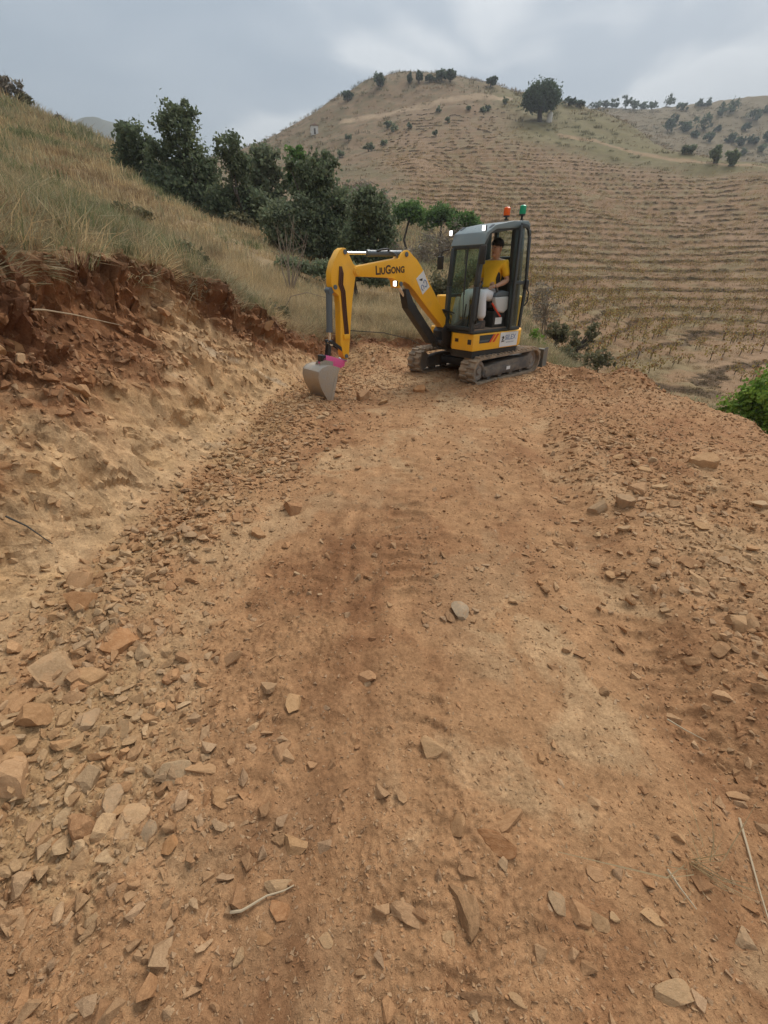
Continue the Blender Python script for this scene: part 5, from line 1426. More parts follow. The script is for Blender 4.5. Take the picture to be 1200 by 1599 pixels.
M_VINE = mat_leaf('autumn_vine_leaves', (0.26, 0.19, 0.060), (0.42, 0.31, 0.10), trans=0.3)

def plant(name, base, lobes, nleaf, lsize, mat, label, cat, group=None, trunk=(0.12, 1.0), seed=0, stems=1, twigs=6, shell=0.5, elong=1.6, clump=26, clump_r=0.2):
    """an Empty with a trunk (tapered, with limbs) and a crown of leaves; lobes are relative to base"""
    rg = np.random.default_rng(seed + 500)
    t = empty(name, tuple(base))
    pts, cl, tint = crown_points(lobes, nleaf, rg, shell, clump, clump_r)
    V, Q = leaf_quads(pts, np.array([0, 0, 0.4]), lsize, rg, elong)
    col = np.repeat(np.stack([tint * rg.uniform(0.92, 1.1, nleaf), tint, tint * rg.uniform(0.85, 1.1, nleaf)], -1), 4, axis=0)
    cm = np_mesh('crown', V, Q, col=col)
    link('crown', cm, mat, t)
    m = MB(); r0, th = trunk
    tops = cl[rg.choice(len(cl), min(len(cl), twigs * stems), replace=False)]
    for s in range(stems):
        off = Vector((rg.normal(0, 0.25 * r0 * 3) if stems > 1 else 0, rg.normal(0, 0.25 * r0 * 3) if stems > 1 else 0, -0.25))
        top = Vector((lobes[0][0] * 0.4, lobes[0][1] * 0.4, th)) + off * 0.5
        k = off.lerp(top, 0.5) + Vector((rg.normal(0, 0.08 * th), rg.normal(0, 0.08 * th), 0))
        m.tube([off, k, top], [r0 * 1.25, r0, r0 * 0.75], 8)
        limb_tubes(m, top, tops[s * twigs:(s + 1) * twigs], r0 * 0.62, rg)
    m.build('trunk', M_BARK if mat is not M_PURP else M_TWIG, t)
    tag(t, label, cat, group)
    return t
def ground2(x, y):
    r = math.hypot(x, y)
    if r < 14.4: return float(ground_z(x, y)[0][2])
    k = np.argmin((X2 - x) ** 2 + (Y2 - y) ** 2); return float(Z2.ravel()[k])
_pxf, _pyf, _pwf = pix(P2.reshape(-1, 3))
def far_ground(px, py):
    # first ground met along a line of sight
    d = np.hypot(_pxf - px, _pyf - py); near = np.where(d < 3.0)[0]
    if len(near) == 0: near = np.argsort(d)[:2]
    return P2.reshape(-1, 3)[near[np.argmin(_pwf[near])]]
def tree_at(name, cx, Y, py_base, parts, nleaf, lsize, mat, label, cat='tree', group=None, seed=0, tr=0.14, stems=1, twigs=7, shell=0.45, depth=0.8, **kw):
    """parts: crown lobes read off the photograph as (px, py, half width, half height)"""
    if Y > 120:
        base = far_ground(cx, py_base).copy(); Y = base[1]
    else:
        B = atY(cx, py_base, Y); base = np.array([B[0], B[1], ground2(B[0], B[1])])
    lobes = []
    for i, (px, py, hw, hh) in enumerate(parts):
        c_ = atY(px, py, Y); e = atY(px + hw, py, Y); u = atY(px, py - hh, Y)
        rx, rz = abs(e[0] - c_[0]), abs(u[2] - c_[2])
        lobes.append((c_[0] - base[0], ((i * 37) % 11 - 5) / 5 * 0.35 * rx, c_[2] - base[2], rx, rx * depth, rz))
    low = min(l[2] for l in lobes)
    return plant(name, base, lobes, nleaf, lsize, mat, label, cat, group, (tr, max(0.3, low)), seed, stems, twigs, shell, **kw)

G_OAK = 'dark trees on the grassy slope behind the bank'
tree_at('oak_tree', 303, 27, 357, [(283, 205, 27, 38), (262, 250, 28, 34), (305, 262, 30, 40), (280, 300, 42, 34), (315, 325, 30, 26), (270, 178, 14, 16), (292, 172, 16, 12), (250, 290, 22, 26)], 16000, 0.12, M_OAK, 'tallest dark oak rising above the skyline behind the left bank', 'tree', G_OAK, 1, 0.2, 2)
tree_at('oak_tree', 236, 29, 325, [(212, 222, 22, 30), (205, 255, 20, 26), (228, 268, 20, 28), (196, 205, 10, 14), (232, 225, 12, 14), (240, 305, 16, 16)], 9000, 0.12, M_OAK, 'dark oak at the left end of the tree group with thin top twigs', 'tree', G_OAK, 2, 0.15, 2)
tree_at('oak_tree', 398, 26, 366, [(362, 240, 20, 30), (372, 285, 18, 30), (398, 322, 24, 26), (350, 320, 22, 28), (383, 255, 10, 16), (365, 345, 26, 18)], 10000, 0.12, M_OAK, 'slender oak with leaning black trunk right of the tallest oak', 'tree', G_OAK, 3, 0.15, 1)
tree_at('oak_tree', 420, 33, 350, [(412, 258, 26, 26), (425, 290, 24, 26), (400, 285, 16, 22), (430, 325, 22, 22)], 5500, 0.16, M_OAK2, 'paler grey green tree standing behind the slender oak', 'tree', G_OAK, 4, 0.14, 2)
tree_at('oak_tree', 452, 21, 410, [(445, 350, 32, 32), (472, 335, 24, 28), (432, 385, 24, 22), (470, 380, 30, 26)], 9000, 0.10, M_OAK2, 'bushy mid green tree low in front of the dark pair', 'tree', G_OAK, 5, 0.13, 3)
tree_at('oak_tree', 500, 22, 415, [(497, 275, 26, 30), (515, 320, 34, 34), (480, 300, 22, 30), (505, 365, 42, 34), (462, 260, 14, 18), (512, 248, 14, 14), (530, 390, 34, 22)], 15000, 0.10, M_OAK, 'tall broad dark oak left of the boom', 'tree', G_OAK, 6, 0.18, 2)
tree_at('oak_tree', 575, 19.5, 425, [(578, 330, 28, 30), (590, 365, 28, 32), (560, 375, 26, 34), (590, 405, 26, 18), (568, 310, 14, 14)], 11000, 0.095, M_OAK, 'round dark oak right behind the boom end', 'tree', G_OAK, 7, 0.15, 2)
tree_at('pine_tree', 464, 34, 330, [(464, 250, 14, 24), (472, 275, 18, 20), (455, 282, 12, 18)], 3000, 0.14, M_PINE, 'narrow greener tree top peeping up left of the broad oak', 'tree', G_OAK, 8, 0.12, 1)
G_PINE = 'small green umbrella pines behind the cab'
tree_at('pine_tree', 640, 44, 392, [(638, 330, 22, 15), (625, 338, 12, 9), (650, 338, 14, 10)], 3200, 0.16, M_PINE, 'leftmost small umbrella pine with bare trunk behind the boom', 'tree', G_PINE, 11, 0.10, 1, shell=0.3)
tree_at('pine_tree', 690, 46, 385, [(688, 332, 22, 13), (672, 345, 18, 11), (705, 340, 14, 10)], 3200, 0.16, M_PINE, 'middle of the three small bright green pines', 'tree', G_PINE, 12, 0.10, 1, shell=0.3)
tree_at('pine_tree', 728, 42, 390, [(725, 346, 20, 13), (712, 355, 12, 9), (742, 350, 12, 9)], 3000, 0.15, M_PINE, 'right small green pine showing beside the cab roof', 'tree', G_PINE, 13, 0.10, 1, shell=0.3)
G_BARE = 'leafless greyish shrubs in the valley'
for k, (cx, Y, pb, parts, lab) in enumerate([
    (690, 37, 412, [(680, 385, 24, 26), (705, 375, 20, 24), (660, 395, 18, 16)], 'leafless purple grey thicket under the small pines'),
    (600, 30, 420, [(612, 395, 14, 18), (628, 405, 16, 14)], 'bare grey shrub between the round oak and the pines'),
    (560, 60, 330, [(560, 305, 26, 16), (590, 315, 20, 14)], 'hazy bare thicket on the slope above the round oak'),
    (855, 24, 505, [(845, 470, 16, 30), (862, 490, 14, 20)], 'bare grey shrub just right of the open cab door')]):
    tree_at('bare_shrub', cx, Y, pb, parts, 2000 if k != 3 else 1100, 0.045 * Y / 25, M_PURP, lab, 'shrub', G_BARE, 20 + k, 0.04, 3, twigs=9, elong=5.0, clump_r=0.3)
G_BUSH = 'green bushes around the cut'
for k, (cx, Y, pb, parts, n, ls, mt, lab) in enumerate([
    (682, 15.5, 500, [(682, 450, 18, 42), (700, 470, 26, 34), (672, 480, 18, 22), (740, 455, 34, 42), (770, 470, 26, 34)], 9000, 0.075, M_SCRUB, 'big olive green bush seen behind and through the cab'),
    (56, 9.5, 365, [(52, 342, 16, 15), (66, 348, 12, 12)], 2600, 0.05, M_OAK2, 'small round green bush alone on the left grass slope'),
    (287, 8.6, 420, [(285, 398, 26, 16), (305, 408, 18, 10), (265, 398, 14, 10)], 2600, 0.05, M_SCRUB, 'low grey green bush on the lip of the cut'),
    (130, 11, 352, [(112, 328, 26, 14), (150, 338, 24, 12), (130, 318, 16, 10)], 1500, 0.05, M_SCRUB, 'loose grey green scrub on the left grass slope above the cut'),
    (205, 13, 345, [(200, 330, 22, 9), (225, 336, 14, 8)], 1000, 0.05, M_SCRUB, 'thin low scrub between the loose scrub and the trees'),
    (250, 20, 335, [(240, 318, 16, 12), (262, 325, 12, 10)], 1500, 0.07, M_OAK2, 'rounded green bush on the slope just below the left oak'),
    (415, 8.6, 492, [(408, 480, 20, 10), (435, 488, 14, 7)], 1200, 0.04, M_SCRUB, 'dry scrub hanging on the low end of the cut'),
    (375, 24, 365, [(372, 345, 16, 12), (390, 352, 12, 10)], 1800, 0.10, M_SCRUB, 'pale bush at the foot of the slender oak'),
    (470, 16, 430, [(455, 415, 22, 12), (500, 420, 26, 12)], 3000, 0.07, M_OAK2, 'dark low bush under the broad oak'),
    (560, 15, 440, [(545, 425, 24, 12), (590, 432, 24, 12)], 3000, 0.07, M_OAK2, 'low bush under the round oak above the boom arm'),
    (640, 18, 450, [(640, 430, 18, 14)], 1600, 0.07, M_SCRUB, 'scrubby bush under the middle of the boom'),
    (870, 13.0, 545, [(868, 515, 14, 14), (880, 525, 14, 12)], 1200, 0.055, M_SCRUB, 'dry green shrub right of the rear track'),
    (905, 12.5, 552, [(898, 528, 16, 14), (925, 520, 12, 16), (915, 540, 18, 10)], 1000, 0.055, M_SCRUB, 'greener shrub in the middle of the brush beyond the edge'),
    (935, 11.5, 575, [(925, 558, 20, 14), (950, 560, 14, 12)], 1000, 0.05, M_SCRUB, 'low shrub at the right end of the brush'),
    (838, 11.8, 560, [(832, 535, 10, 20), (845, 545, 10, 12)], 1800, 0.05, M_BRIGHT, 'fresh green shoots behind the upper body'),
    (880, 12.2, 565, [(880, 552, 24, 12)], 1300, 0.05, M_SCRUB, 'dry scrub right behind the dozer blade')]):
    tree_at('shrub', cx, Y, pb, parts, n, ls, mt, lab, 'shrub', G_BUSH, 40 + k, 0.03, 4, twigs=5, shell=0.35)
tree_at('leafy_tree', 1185, 7.6, 800, [(1188, 622, 36, 36), (1158, 645, 30, 24), (1215, 630, 40, 46), (1195, 668, 46, 30), (1245, 690, 64, 46)], 17000, 0.055, M_BRIGHT, 'bright green bushy tree rising over the right edge of the track', 'tree', None, 61, 0.07, 4, shell=0.35)
# hilltop and far slope trees, each by itself
pine = tree_at('umbrella_pine', 843, 190, 187, [(844, 149, 23, 17), (831, 157, 14, 14), (858, 157, 15, 14), (845, 162, 24, 11)], 15000, 0.5, M_PINED, 'lone dark umbrella pine on the shoulder of the terraced hill', 'tree', None, 70, 0.7, 1, shell=0.25, depth=0.95, clump_r=0.18)
TOP = [(593, 124, 9, 8, 'round tree at the left end of the hilltop'), (655, 119, 5, 6, 'small round tree in the middle of the hilltop'), (688, 119, 9, 6, 'left half of the wide tree pair on the hilltop'), (704, 116, 6, 8, 'taller right half of the hilltop tree pair'),
       (767, 126, 8, 5, 'low dark bush at the right end of the hilltop'), (543, 148, 7, 6, 'lone bush on the left flank skyline of the hill'), (640, 121, 3, 6, 'thin sapling left of the small hilltop tree'), (672, 122, 6, 3, 'low bush between the hilltop trees')]
for k, (px, py, hw, hh, lab) in enumerate(TOP):
    tree_at('hilltop_tree', px, 233, py + hh + 2, [(px, py, hw, hh), (px + hw * 0.5, py + hh * 0.3, hw * 0.6, hh * 0.7), (px - hw * 0.5, py + hh * 0.35, hw * 0.6, hh * 0.6)], 900, 0.6, M_PINED, lab, 'tree', 'trees along the hilltop', 80 + k, 0.3, 1, twigs=4, shell=0.3)
FAR = [(1042, 158, 11, 8), (1065, 166, 9, 6), (977, 158, 7, 8), (1092, 163, 6, 5), (1104, 161, 6, 6), (1141, 166, 16, 10), (1174, 180, 11, 9), (1099, 191, 14, 11), (1069, 195, 8, 8), (1134, 188, 6, 6), (1108, 214, 8, 7), (1072, 199, 6, 6), (1139, 217, 8, 7), (1155, 222, 7, 6),
       (1175, 219, 7, 7), (1117, 236, 6, 18), (1143, 246, 6, 13), (1074, 234, 8, 6), (1196, 214, 7, 8), (1165, 198, 6, 5), (1043, 195, 9, 11), (1052, 186, 6, 6), (1120, 200, 5, 5), (1188, 232, 6, 6), (1085, 210, 6, 5), (1198, 170, 8, 6), (1125, 175, 6, 5), (1160, 238, 5, 5),
       (930, 165, 8, 4), (945, 163, 6, 5), (958, 162, 7, 6), (990, 163, 8, 6), (1003, 165, 7, 5), (1018, 165, 8, 5), (890, 158, 9, 6), (905, 162, 7, 4)]
for k, (px, py, hw, hh) in enumerate(FAR):
    Yd = 430 if py < 170 else (380 if py < 195 else (340 if py < 225 else 300))
    if px < 915: Yd = 210
    ref = ('on the far ridge skyline' if py < 170 else ('on the upper part of the far scrubby slope' if py < 200 else 'low on the far scrubby slope'))
    shp = 'slim upright cypress like tree' if hh > hw * 1.6 else ('large dark bush' if hw >= 11 else ('round dark bush' if hw >= 8 else 'small dark bush'))
    tree_at('distant_bush', px, Yd, py + hh * (0.75 if hh < 9 else 0.9), [(px, py, hw, hh), (px + hw * 0.5, py + hh * 0.4, hw * 0.6, hh * 0.6)], 420, 0.9 if Yd > 250 else 0.5, M_OAK2 if Yd == 300 or hh > 12 else M_PINED, shp + ' ' + ref, 'bush', 'bushes of the far slope', 120 + k, 0.3, 1, twigs=3, shell=0.25)
HB = [(700, 187, 4, 4), (685, 171, 4, 3), (640, 196, 4, 3), (762, 168, 4, 4), (755, 171, 4, 4), (789, 157, 4, 5), (605, 196, 7, 5), (615, 200, 6, 4), (680, 208, 4, 3), (732, 168, 3, 3), (575, 230, 8, 5), (600, 222, 6, 4), (530, 240, 7, 5), (545, 215, 5, 4)]
for k, (px, py, hw, hh) in enumerate(HB):
    tree_at('hillside_bush', px, 190, py + hh * 0.75, [(px, py, hw, hh)], 320, 0.45, M_OAK2, 'tiny dark bush dotted on the brown upper hillside', 'bush', 'bushes dotted over the upper hill', 170 + k, 0.15, 1, twigs=3, shell=0.25)
ORD = ['first', 'second', 'third', 'fourth', 'fifth', 'sixth', 'seventh', 'eighth', 'ninth', 'tenth', 'eleventh', 'twelfth', 'thirteenth', 'fourteenth', 'fifteenth', 'sixteenth']
def number_alike(prefix):
    byl = {}
    for o in bpy.data.objects:
        if o.name.split('.')[0] == prefix and 'label' in o: byl.setdefault(o['label'], []).append(o)
    for l, os_ in byl.items():
        if 1 < len(os_) <= 16:
            os_.sort(key=lambda o: pix(np.array(o.location))[0] if o.type == 'EMPTY' else pix(np.array(o.data.vertices[0].co))[0])
            for i, o in enumerate(os_): o['label'] = '%s, %s from left' % (l, ORD[i])
number_alike('distant_bush'); number_alike('hillside_bush')
# grassy skyline scrub on the left ridge
for k, (px, py, Yd, hw, hh, lab) in enumerate([(15, 140, 46, 24, 14, 'grey scrub on the left end of the ridge'), (40, 158, 46, 12, 7, 'smaller grey scrub below the left end of the ridge'), (95, 190, 46, 8, 6, 'wispy dead shrub on the left ridge skyline'), (137, 226, 40, 6, 6, 'small dark bush high on the left grass slope')]):
    tree_at('ridge_shrub', px, Yd, py + hh, [(px, py, hw, hh), (px - hw * 0.6, py + hh * 0.4, hw * 0.6, hh * 0.7)], 1400, 0.12, M_PURP if k in (0, 2) else M_SCRUB, lab, 'shrub', 'scrub along the left ridge', 190 + k, 0.05, 2, twigs=5, shell=0.3, elong=3.0)

# small white hut on the hill, and the post beside the pine
h0 = far_ground(489, 208); hz = h0[2]
hut = empty('hut', (h0[0], h0[1], hz), 0.3); tag(hut, 'tiny white hut on the left flank of the hill', 'hut')
M_LIME = mat_plain('limewash', (0.62, 0.60, 0.56), 0.9, dirt=0.3, scale=1.0)
hut.scale = (0.8, 0.8, 0.8)
MB().box(-1.6, 1.6, -1.4, 1.4, -0.6, 2.6).build('wall', M_LIME, hut)
MB().prism([(-1.9, 2.62), (1.9, 2.62), (0, 3.5)], -1.7, 1.7).build('roof', mat_plain('old_tile', (0.30, 0.20, 0.15), 0.9), hut)
MB().box(-0.4, 0.4, -1.46, -1.405, -0.3, 1.7).build('door', M_BARK, hut)
p0 = far_ground(859, 189); pz = p0[2]
wp = empty('water_tank', (p0[0], p0[1], pz)); tag(wp, 'small white tank beside the umbrella pine trunk', 'tank')
MB().lathe([(0.9, -0.4), (0.9, 2.0), (0.8, 2.3), (0.3, 2.5)], (0, 0, 0), 14).build('tank_body', M_LIME, wp)
MB().lathe([(0.28, 2.48), (0.30, 2.62), (0.1, 2.7)], (0, 0, 0), 10).build('lid', M_BARK, wp)

# ---- grass, straw and scrub: one object each, instanced
def scatter(name, pts, rot, scl, idx, meshes, label, cat):
    co = bpy.data.collections.new(name + '_source')
    for i, me in enumerate(meshes):
        o = bpy.data.objects.new('%s_tuft_%02d' % (name, i), me); co.objects.link(o)
    base = bpy.data.meshes.new(name); base.vertices.add(len(pts)); base.vertices.foreach_set('co', np.asarray(pts, np.float32).ravel())
    for an, ty, dat, key in (('rot', 'FLOAT_VECTOR', rot, 'vector'), ('scl', 'FLOAT', scl, 'value'), ('idx', 'INT', idx, 'value')):
        a = base.attributes.new(an, ty, 'POINT'); a.data.foreach_set(key, np.asarray(dat, np.int32 if ty == 'INT' else np.float32).ravel())
    ob = link(name, base)
    ng = bpy.data.node_groups.new(name, 'GeometryNodeTree')
    ng.interface.new_socket('Geometry', in_out='INPUT', socket_type='NodeSocketGeometry'); ng.interface.new_socket('Geometry', in_out='OUTPUT', socket_type='NodeSocketGeometry')
    N, Lk = ng.nodes, ng.links
    gi, go = N.new('NodeGroupInput'), N.new('NodeGroupOutput')
    ip = N.new('GeometryNodeInstanceOnPoints'); ci = N.new('GeometryNodeCollectionInfo')
    ci.inputs['Collection'].default_value = co; ci.inputs['Separate Children'].default_value = True; ci.inputs['Reset Children'].default_value = True
    ip.inputs['Pick Instance'].default_value = True
    def na(nm, ty):
        x = N.new('GeometryNodeInputNamedAttribute'); x.data_type = ty; x.inputs['Name'].default_value = nm; return x.outputs['Attribute']
    er = N.new('FunctionNodeEulerToRotation'); Lk.new(na('rot', 'FLOAT_VECTOR'), er.inputs[0])
    Lk.new(gi.outputs[0], ip.inputs['Points']); Lk.new(ci.outputs[0], ip.inputs['Instance']); Lk.new(er.outputs[0], ip.inputs['Rotation'])
    Lk.new(na('scl', 'FLOAT'), ip.inputs['Scale']); Lk.new(na('idx', 'INT'), ip.inputs['Instance Index'])
    Lk.new(ip.outputs[0], go.inputs[0])
    md = ob.modifiers.new('scatter', 'NODES'); md.node_group = ng
    return tag(ob, label, cat, kind='stuff')
def mat_grass():
    t = NT('dry_grass')
    r = t.rnd()
    c = t.mix(t.attr(), t.ramp(r, [(0.0, (0.70, 0.68, 0.62)), (0.5, (1, 1, 1)), (1.0, (1.25, 1.18, 1.05))]), 1.0, 'MULTIPLY')
    m = t.set(c, 0.85, **{'Specular IOR Level': 0.1})
    tr = t.node('ShaderNodeBsdfTranslucent'); t.l.new(c, tr.inputs[0])
    ms = t.node('ShaderNodeMixShader'); ms.inputs[0].default_value = 0.3
    t.l.new(t.b.outputs[0], ms.inputs[1]); t.l.new(tr.outputs[0], ms.inputs[2]); t.l.new(ms.outputs[0], t.out.inputs['Surface'])
    return m
M_GRASS = mat_grass()
def tuft(seed, n, h, spread, w, cols, lean=0.35):
    rg = np.random.default_rng(seed)
    V, Qd, Cc = [], [], []
    for k in range(n):
        a = rg.uniform(0, 6.28); r = spread * math.sqrt(rg.random()); b = np.array([r * math.cos(a), r * math.sin(a), -0.02])
        d = np.array([math.cos(a + rg.normal(0, 0.8)), math.sin(a + rg.normal(0, 0.8)), 0]); hh = h * rg.uniform(0.45, 1.15); ln = lean * rg.uniform(0.2, 1.6)
        s = np.array([-d[1], d[0], 0]) * w * rg.uniform(0.6, 1.4)
        p1 = b + d * hh * ln * 0.3 + np.array([0, 0, hh * 0.55]); p2 = b + d * hh * ln + np.array([0, 0, hh * (1.0 - 0.25 * ln)])
        i = len(V); V += [b - s, b + s, p1 - s * 0.7, p1 + s * 0.7, p2 - s * 0.25, p2 + s * 0.25]
        Qd += [(i, i + 1, i + 3, i + 2), (i + 2, i + 3, i + 5, i + 4)]
        c = np.array(cols[rg.integers(0, len(cols))]) * rg.uniform(0.75, 1.2); Cc += [c] * 6
    me = np_mesh('grass_tuft', V, Qd, col=np.array(Cc)); me.materials.append(M_GRASS); return me
ST = [(0.512, 0.397, 0.237), (0.589, 0.474, 0.301), (0.422, 0.32, 0.186)]
GR = [(0.198, 0.218, 0.109), (0.262, 0.262, 0.141), (0.16, 0.186, 0.096)]
BR = [(0.307, 0.211, 0.122), (0.384, 0.282, 0.166), (0.243, 0.173, 0.109)]
GY = [(0.256, 0.256, 0.16), (0.333, 0.314, 0.198), (0.397, 0.346, 0.23)]
TUFTS = [tuft(1, 60, 0.34, 0.20, 0.0028, ST, 0.5), tuft(2, 60, 0.40, 0.22, 0.0026, ST, 0.45), tuft(3, 60, 0.26, 0.2, 0.004, GR, 0.7), tuft(4, 60, 0.28, 0.22, 0.0034, GY, 0.7), tuft(5, 50, 0.26, 0.2, 0.003, BR, 0.9), tuft(6, 60, 0.30, 0.22, 0.003, ST + GR + BR + GY, 0.7)]
FTUFT = [tuft(11, 34, 0.38, 0.45, 0.010, ST, 0.6), tuft(12, 34, 0.34, 0.45, 0.011, GY, 0.7), tuft(13, 34, 0.32, 0.45, 0.012, GR, 0.7), tuft(14, 34, 0.3, 0.5, 0.010, BR, 0.8)]
rg = np.random.default_rng(91)
def kinds(x, y, u, first, ngreen, nother):
    g = fbm2(x * 0.22, y * 0.22, 3, 121.) + 0.4 * fbm2(x * 0.9, y * 0.9, 2, 122.)
    return g + rg.normal(0, 0.22, len(x))
# near slope
wn_ = NAT1 * cellA * (DB1 > 0) * (RAD1 > 2.0)
wn_[:, :] *= 1 / (0.6 + 0.1 * RAD1)
k_ = rg.choice(NR1 * NC1, 11000, p=wn_.ravel() / wn_.sum())
pp = P1f[k_] + rg.normal(0, 0.03, (len(k_), 3)) * np.array([1, 1, 0])
g = kinds(pp[:, 0], pp[:, 1], 0, 0, 0, 0)
ii = np.where(g > 0.34, 2, np.where(g > 0.14, 3, np.where(g > -0.10, 5, np.where(g > -0.42, rg.integers(0, 2, len(g)), 4))))
gold = (pp[:, 0] > -4.2) & (pp[:, 1] > 9.5) & (rg.random(len(ii)) < 0.75); ii = np.where(gold, rg.integers(0, 2, len(ii)), ii)
ro = np.stack([rg.normal(0, 0.15, len(ii)), rg.normal(0, 0.15, len(ii)), rg.uniform(0, 6.28, len(ii))], -1)
sc_ = rg.uniform(0.55, 1.15, len(ii)) * (1 - 0.3 * (DB1.ravel()[k_] < 1.6)) * np.clip(0.35 + 0.08 * RAD1.ravel()[k_], 0.5, 1)
# overhanging straw along the lip of the cut
lipm = (np.abs(N1 - P1[..., 2]) < 0.12) * (DB1 > 0.25) * (DB1 < 2.2) * cellA
lipm = lipm * (RAD1 > 3.6)
k2 = rg.choice(NR1 * NC1, 1900, p=lipm.ravel() / lipm.sum())
db_dx = NO1f[k2]
r2 = np.stack([rg.normal(0, 0.5, len(k2)), rg.normal(0.75, 0.45, len(k2)), rg.normal(0, 0.5, len(k2))], -1)
allp = np.concatenate([pp, P1f[k2]]); allr = np.concatenate([ro, r2]); alls = np.concatenate([sc_, rg.uniform(0.4, 0.9, len(k2))]); alli = np.concatenate([ii, rg.choice([4, 4, 5, 3, 0], len(k2))])
# right side of the platform: thin dry grass down the fill and past the machine
wr_ = NAT1 * cellA * (DE1 > 0.1)
k3 = rg.choice(NR1 * NC1, 2600, p=wr_.ravel() / wr_.sum())
allp = np.concatenate([allp, P1f[k3]]); allr = np.concatenate([allr, np.stack([rg.normal(0, .15, len(k3)), rg.normal(0, .15, len(k3)), rg.uniform(0, 6.28, len(k3))], -1)]); alls = np.concatenate([alls, rg.uniform(0.5, 1.1, len(k3))]); alli = np.concatenate([alli, rg.choice([3, 4, 5, 5, 2], len(k3))])
k9 = rg.choice(len(pp), 420, replace=False)
allp = np.concatenate([allp, pp[k9]]); allr = np.concatenate([allr, np.stack([rg.normal(0, .3, 420), rg.normal(0, .3, 420), rg.uniform(0, 6.28, 420)], -1)]); alls = np.concatenate([alls, rg.uniform(0.9, 1.4, 420)]); alli = np.concatenate([alli, rg.choice([2, 3, 3, 4, 5, 1], 420)])
scatter('dry_grass', allp, allr, alls, alli, TUFTS, 'dry straw and grey green grass on the slope above the cut', 'grass')
# further slope, valley, hill
cellB = RR ** 2 * (PH2[1] - PH2[0]) * np.gradient(np.log(rr))[:, None]
slopeN = P2.reshape(-1, 3)
wf = (1 - TM2) * cellB * (RR < 75) * (1 / (1 + (RR / 18) ** 1.3))
k4 = rg.choice(NR2 * NC2, 15000, p=wf.ravel() / wf.sum())
x4 = slopeN[k4]; g = kinds(x4[:, 0], x4[:, 1], 0, 0, 0, 0)
i4 = np.where(g > 0.32, 2, np.where(g > 0.06, 1, np.where(g > -0.38, 0, 3)))
gold = (x4[:, 1] < 30) & (x4[:, 0] > -13) & (x4[:, 0] > -9) & (rg.random(len(i4)) < 0.5); i4 = np.where(gold, 0, i4)
s4 = rg.uniform(0.6, 1.2, len(i4)) * np.clip(RR.ravel()[k4] / 26, 0.8, 2.2)
scatter('slope_grass', x4 + rg.normal(0, 0.1, x4.shape) * np.array([1, 1, 0]), np.stack([rg.normal(0, .12, len(i4)), rg.normal(0, .12, len(i4)), rg.uniform(0, 6.28, len(i4))], -1), s4, i4, FTUFT, 'straw coloured grass over the hillside and valley', 'grass')
wt = TM2 * cellB * (RR < 150) * (1 / (1 + (RR / 25) ** 1.5))
k5 = rg.choice(NR2 * NC2, 6000, p=wt.ravel() / wt.sum())
x5 = slopeN[k5]
scatter('vineyard_weeds', x5, np.stack([rg.normal(0, .12, len(k5)), rg.normal(0, .12, len(k5)), rg.uniform(0, 6.28, len(k5))], -1), rg.uniform(0.3, 0.7, len(k5)) * np.clip(RR.ravel()[k5] / 32, 0.8, 2.2), rg.choice([0, 0, 0, 3, 1], len(k5)), [tuft(51, 34, 0.3, 0.5, 0.010, [(0.30, 0.21, 0.125), (0.25, 0.18, 0.10)], 0.8), tuft(52, 34, 0.3, 0.5, 0.010, [(0.33, 0.245, 0.14), (0.27, 0.20, 0.10)], 0.8), tuft(53, 30, 0.3, 0.5, 0.010, [(0.22, 0.18, 0.09)], 0.8), tuft(54, 30, 0.3, 0.5, 0.010, [(0.28, 0.19, 0.11)], 0.8)], 'dry weeds between the vines on the terraced hill', 'weeds')
wr2 = RIS2 * cellB * (1 / (1 + (RR / 60)))
k6 = rg.choice(NR2 * NC2, 13000, p=wr2.ravel() / wr2.sum())
DKT = [tuft(21, 26, 0.4, 0.5, 0.03, [(0.13, 0.095, 0.058), (0.17, 0.12, 0.07), (0.12, 0.115, 0.06)], 0.7), tuft(22, 26, 0.32, 0.6, 0.03, [(0.14, 0.10, 0.063), (0.20, 0.14, 0.085)], 0.8)]
scatter('terrace_scrub', slopeN[k6], np.stack([np.zeros(len(k6)), np.zeros(len(k6)), rg.uniform(0, 6.28, len(k6))], -1), rg.uniform(0.25, 0.6, len(k6)) * np.clip(RR.ravel()[k6] / 60, 0.5, 1.3), rg.integers(0, 2, len(k6)), DKT, 'dark scrub along the terrace banks', 'scrub')

wh = (1 - TM2) * cellB * (RR > 75) * (RR < 480) / (1 + RR / 200)
k8 = rg.choice(NR2 * NC2, 9000, p=wh.ravel() / wh.sum())
HTF = [tuft(41, 30, 0.5, 1.0, 0.05, [(0.19, 0.15, 0.085), (0.15, 0.13, 0.07)], 0.9), tuft(42, 30, 0.4, 1.1, 0.05, [(0.26, 0.19, 0.115), (0.22, 0.16, 0.09)], 0.9), tuft(43, 30, 0.5, 0.9, 0.05, [(0.12, 0.12, 0.065), (0.15, 0.14, 0.075)], 0.9)]
g8 = fbm2(X2.ravel()[k8] * 0.03, Y2.ravel()[k8] * 0.03, 3, 131.) + rg.normal(0, 0.2, len(k8))
scatter('hill_scrub', slopeN[k8], np.stack([np.zeros(len(k8)), np.zeros(len(k8)), rg.uniform(0, 6.28, len(k8))], -1), rg.uniform(0.4, 1.1, len(k8)) * np.clip(RR.ravel()[k8] / 130, 0.7, 2.0), np.where(g8 > 0.25, 2, np.where(g8 > -0.05, 0, 1)), HTF, 'low dry scrub over the unplanted hillsides', 'scrub')

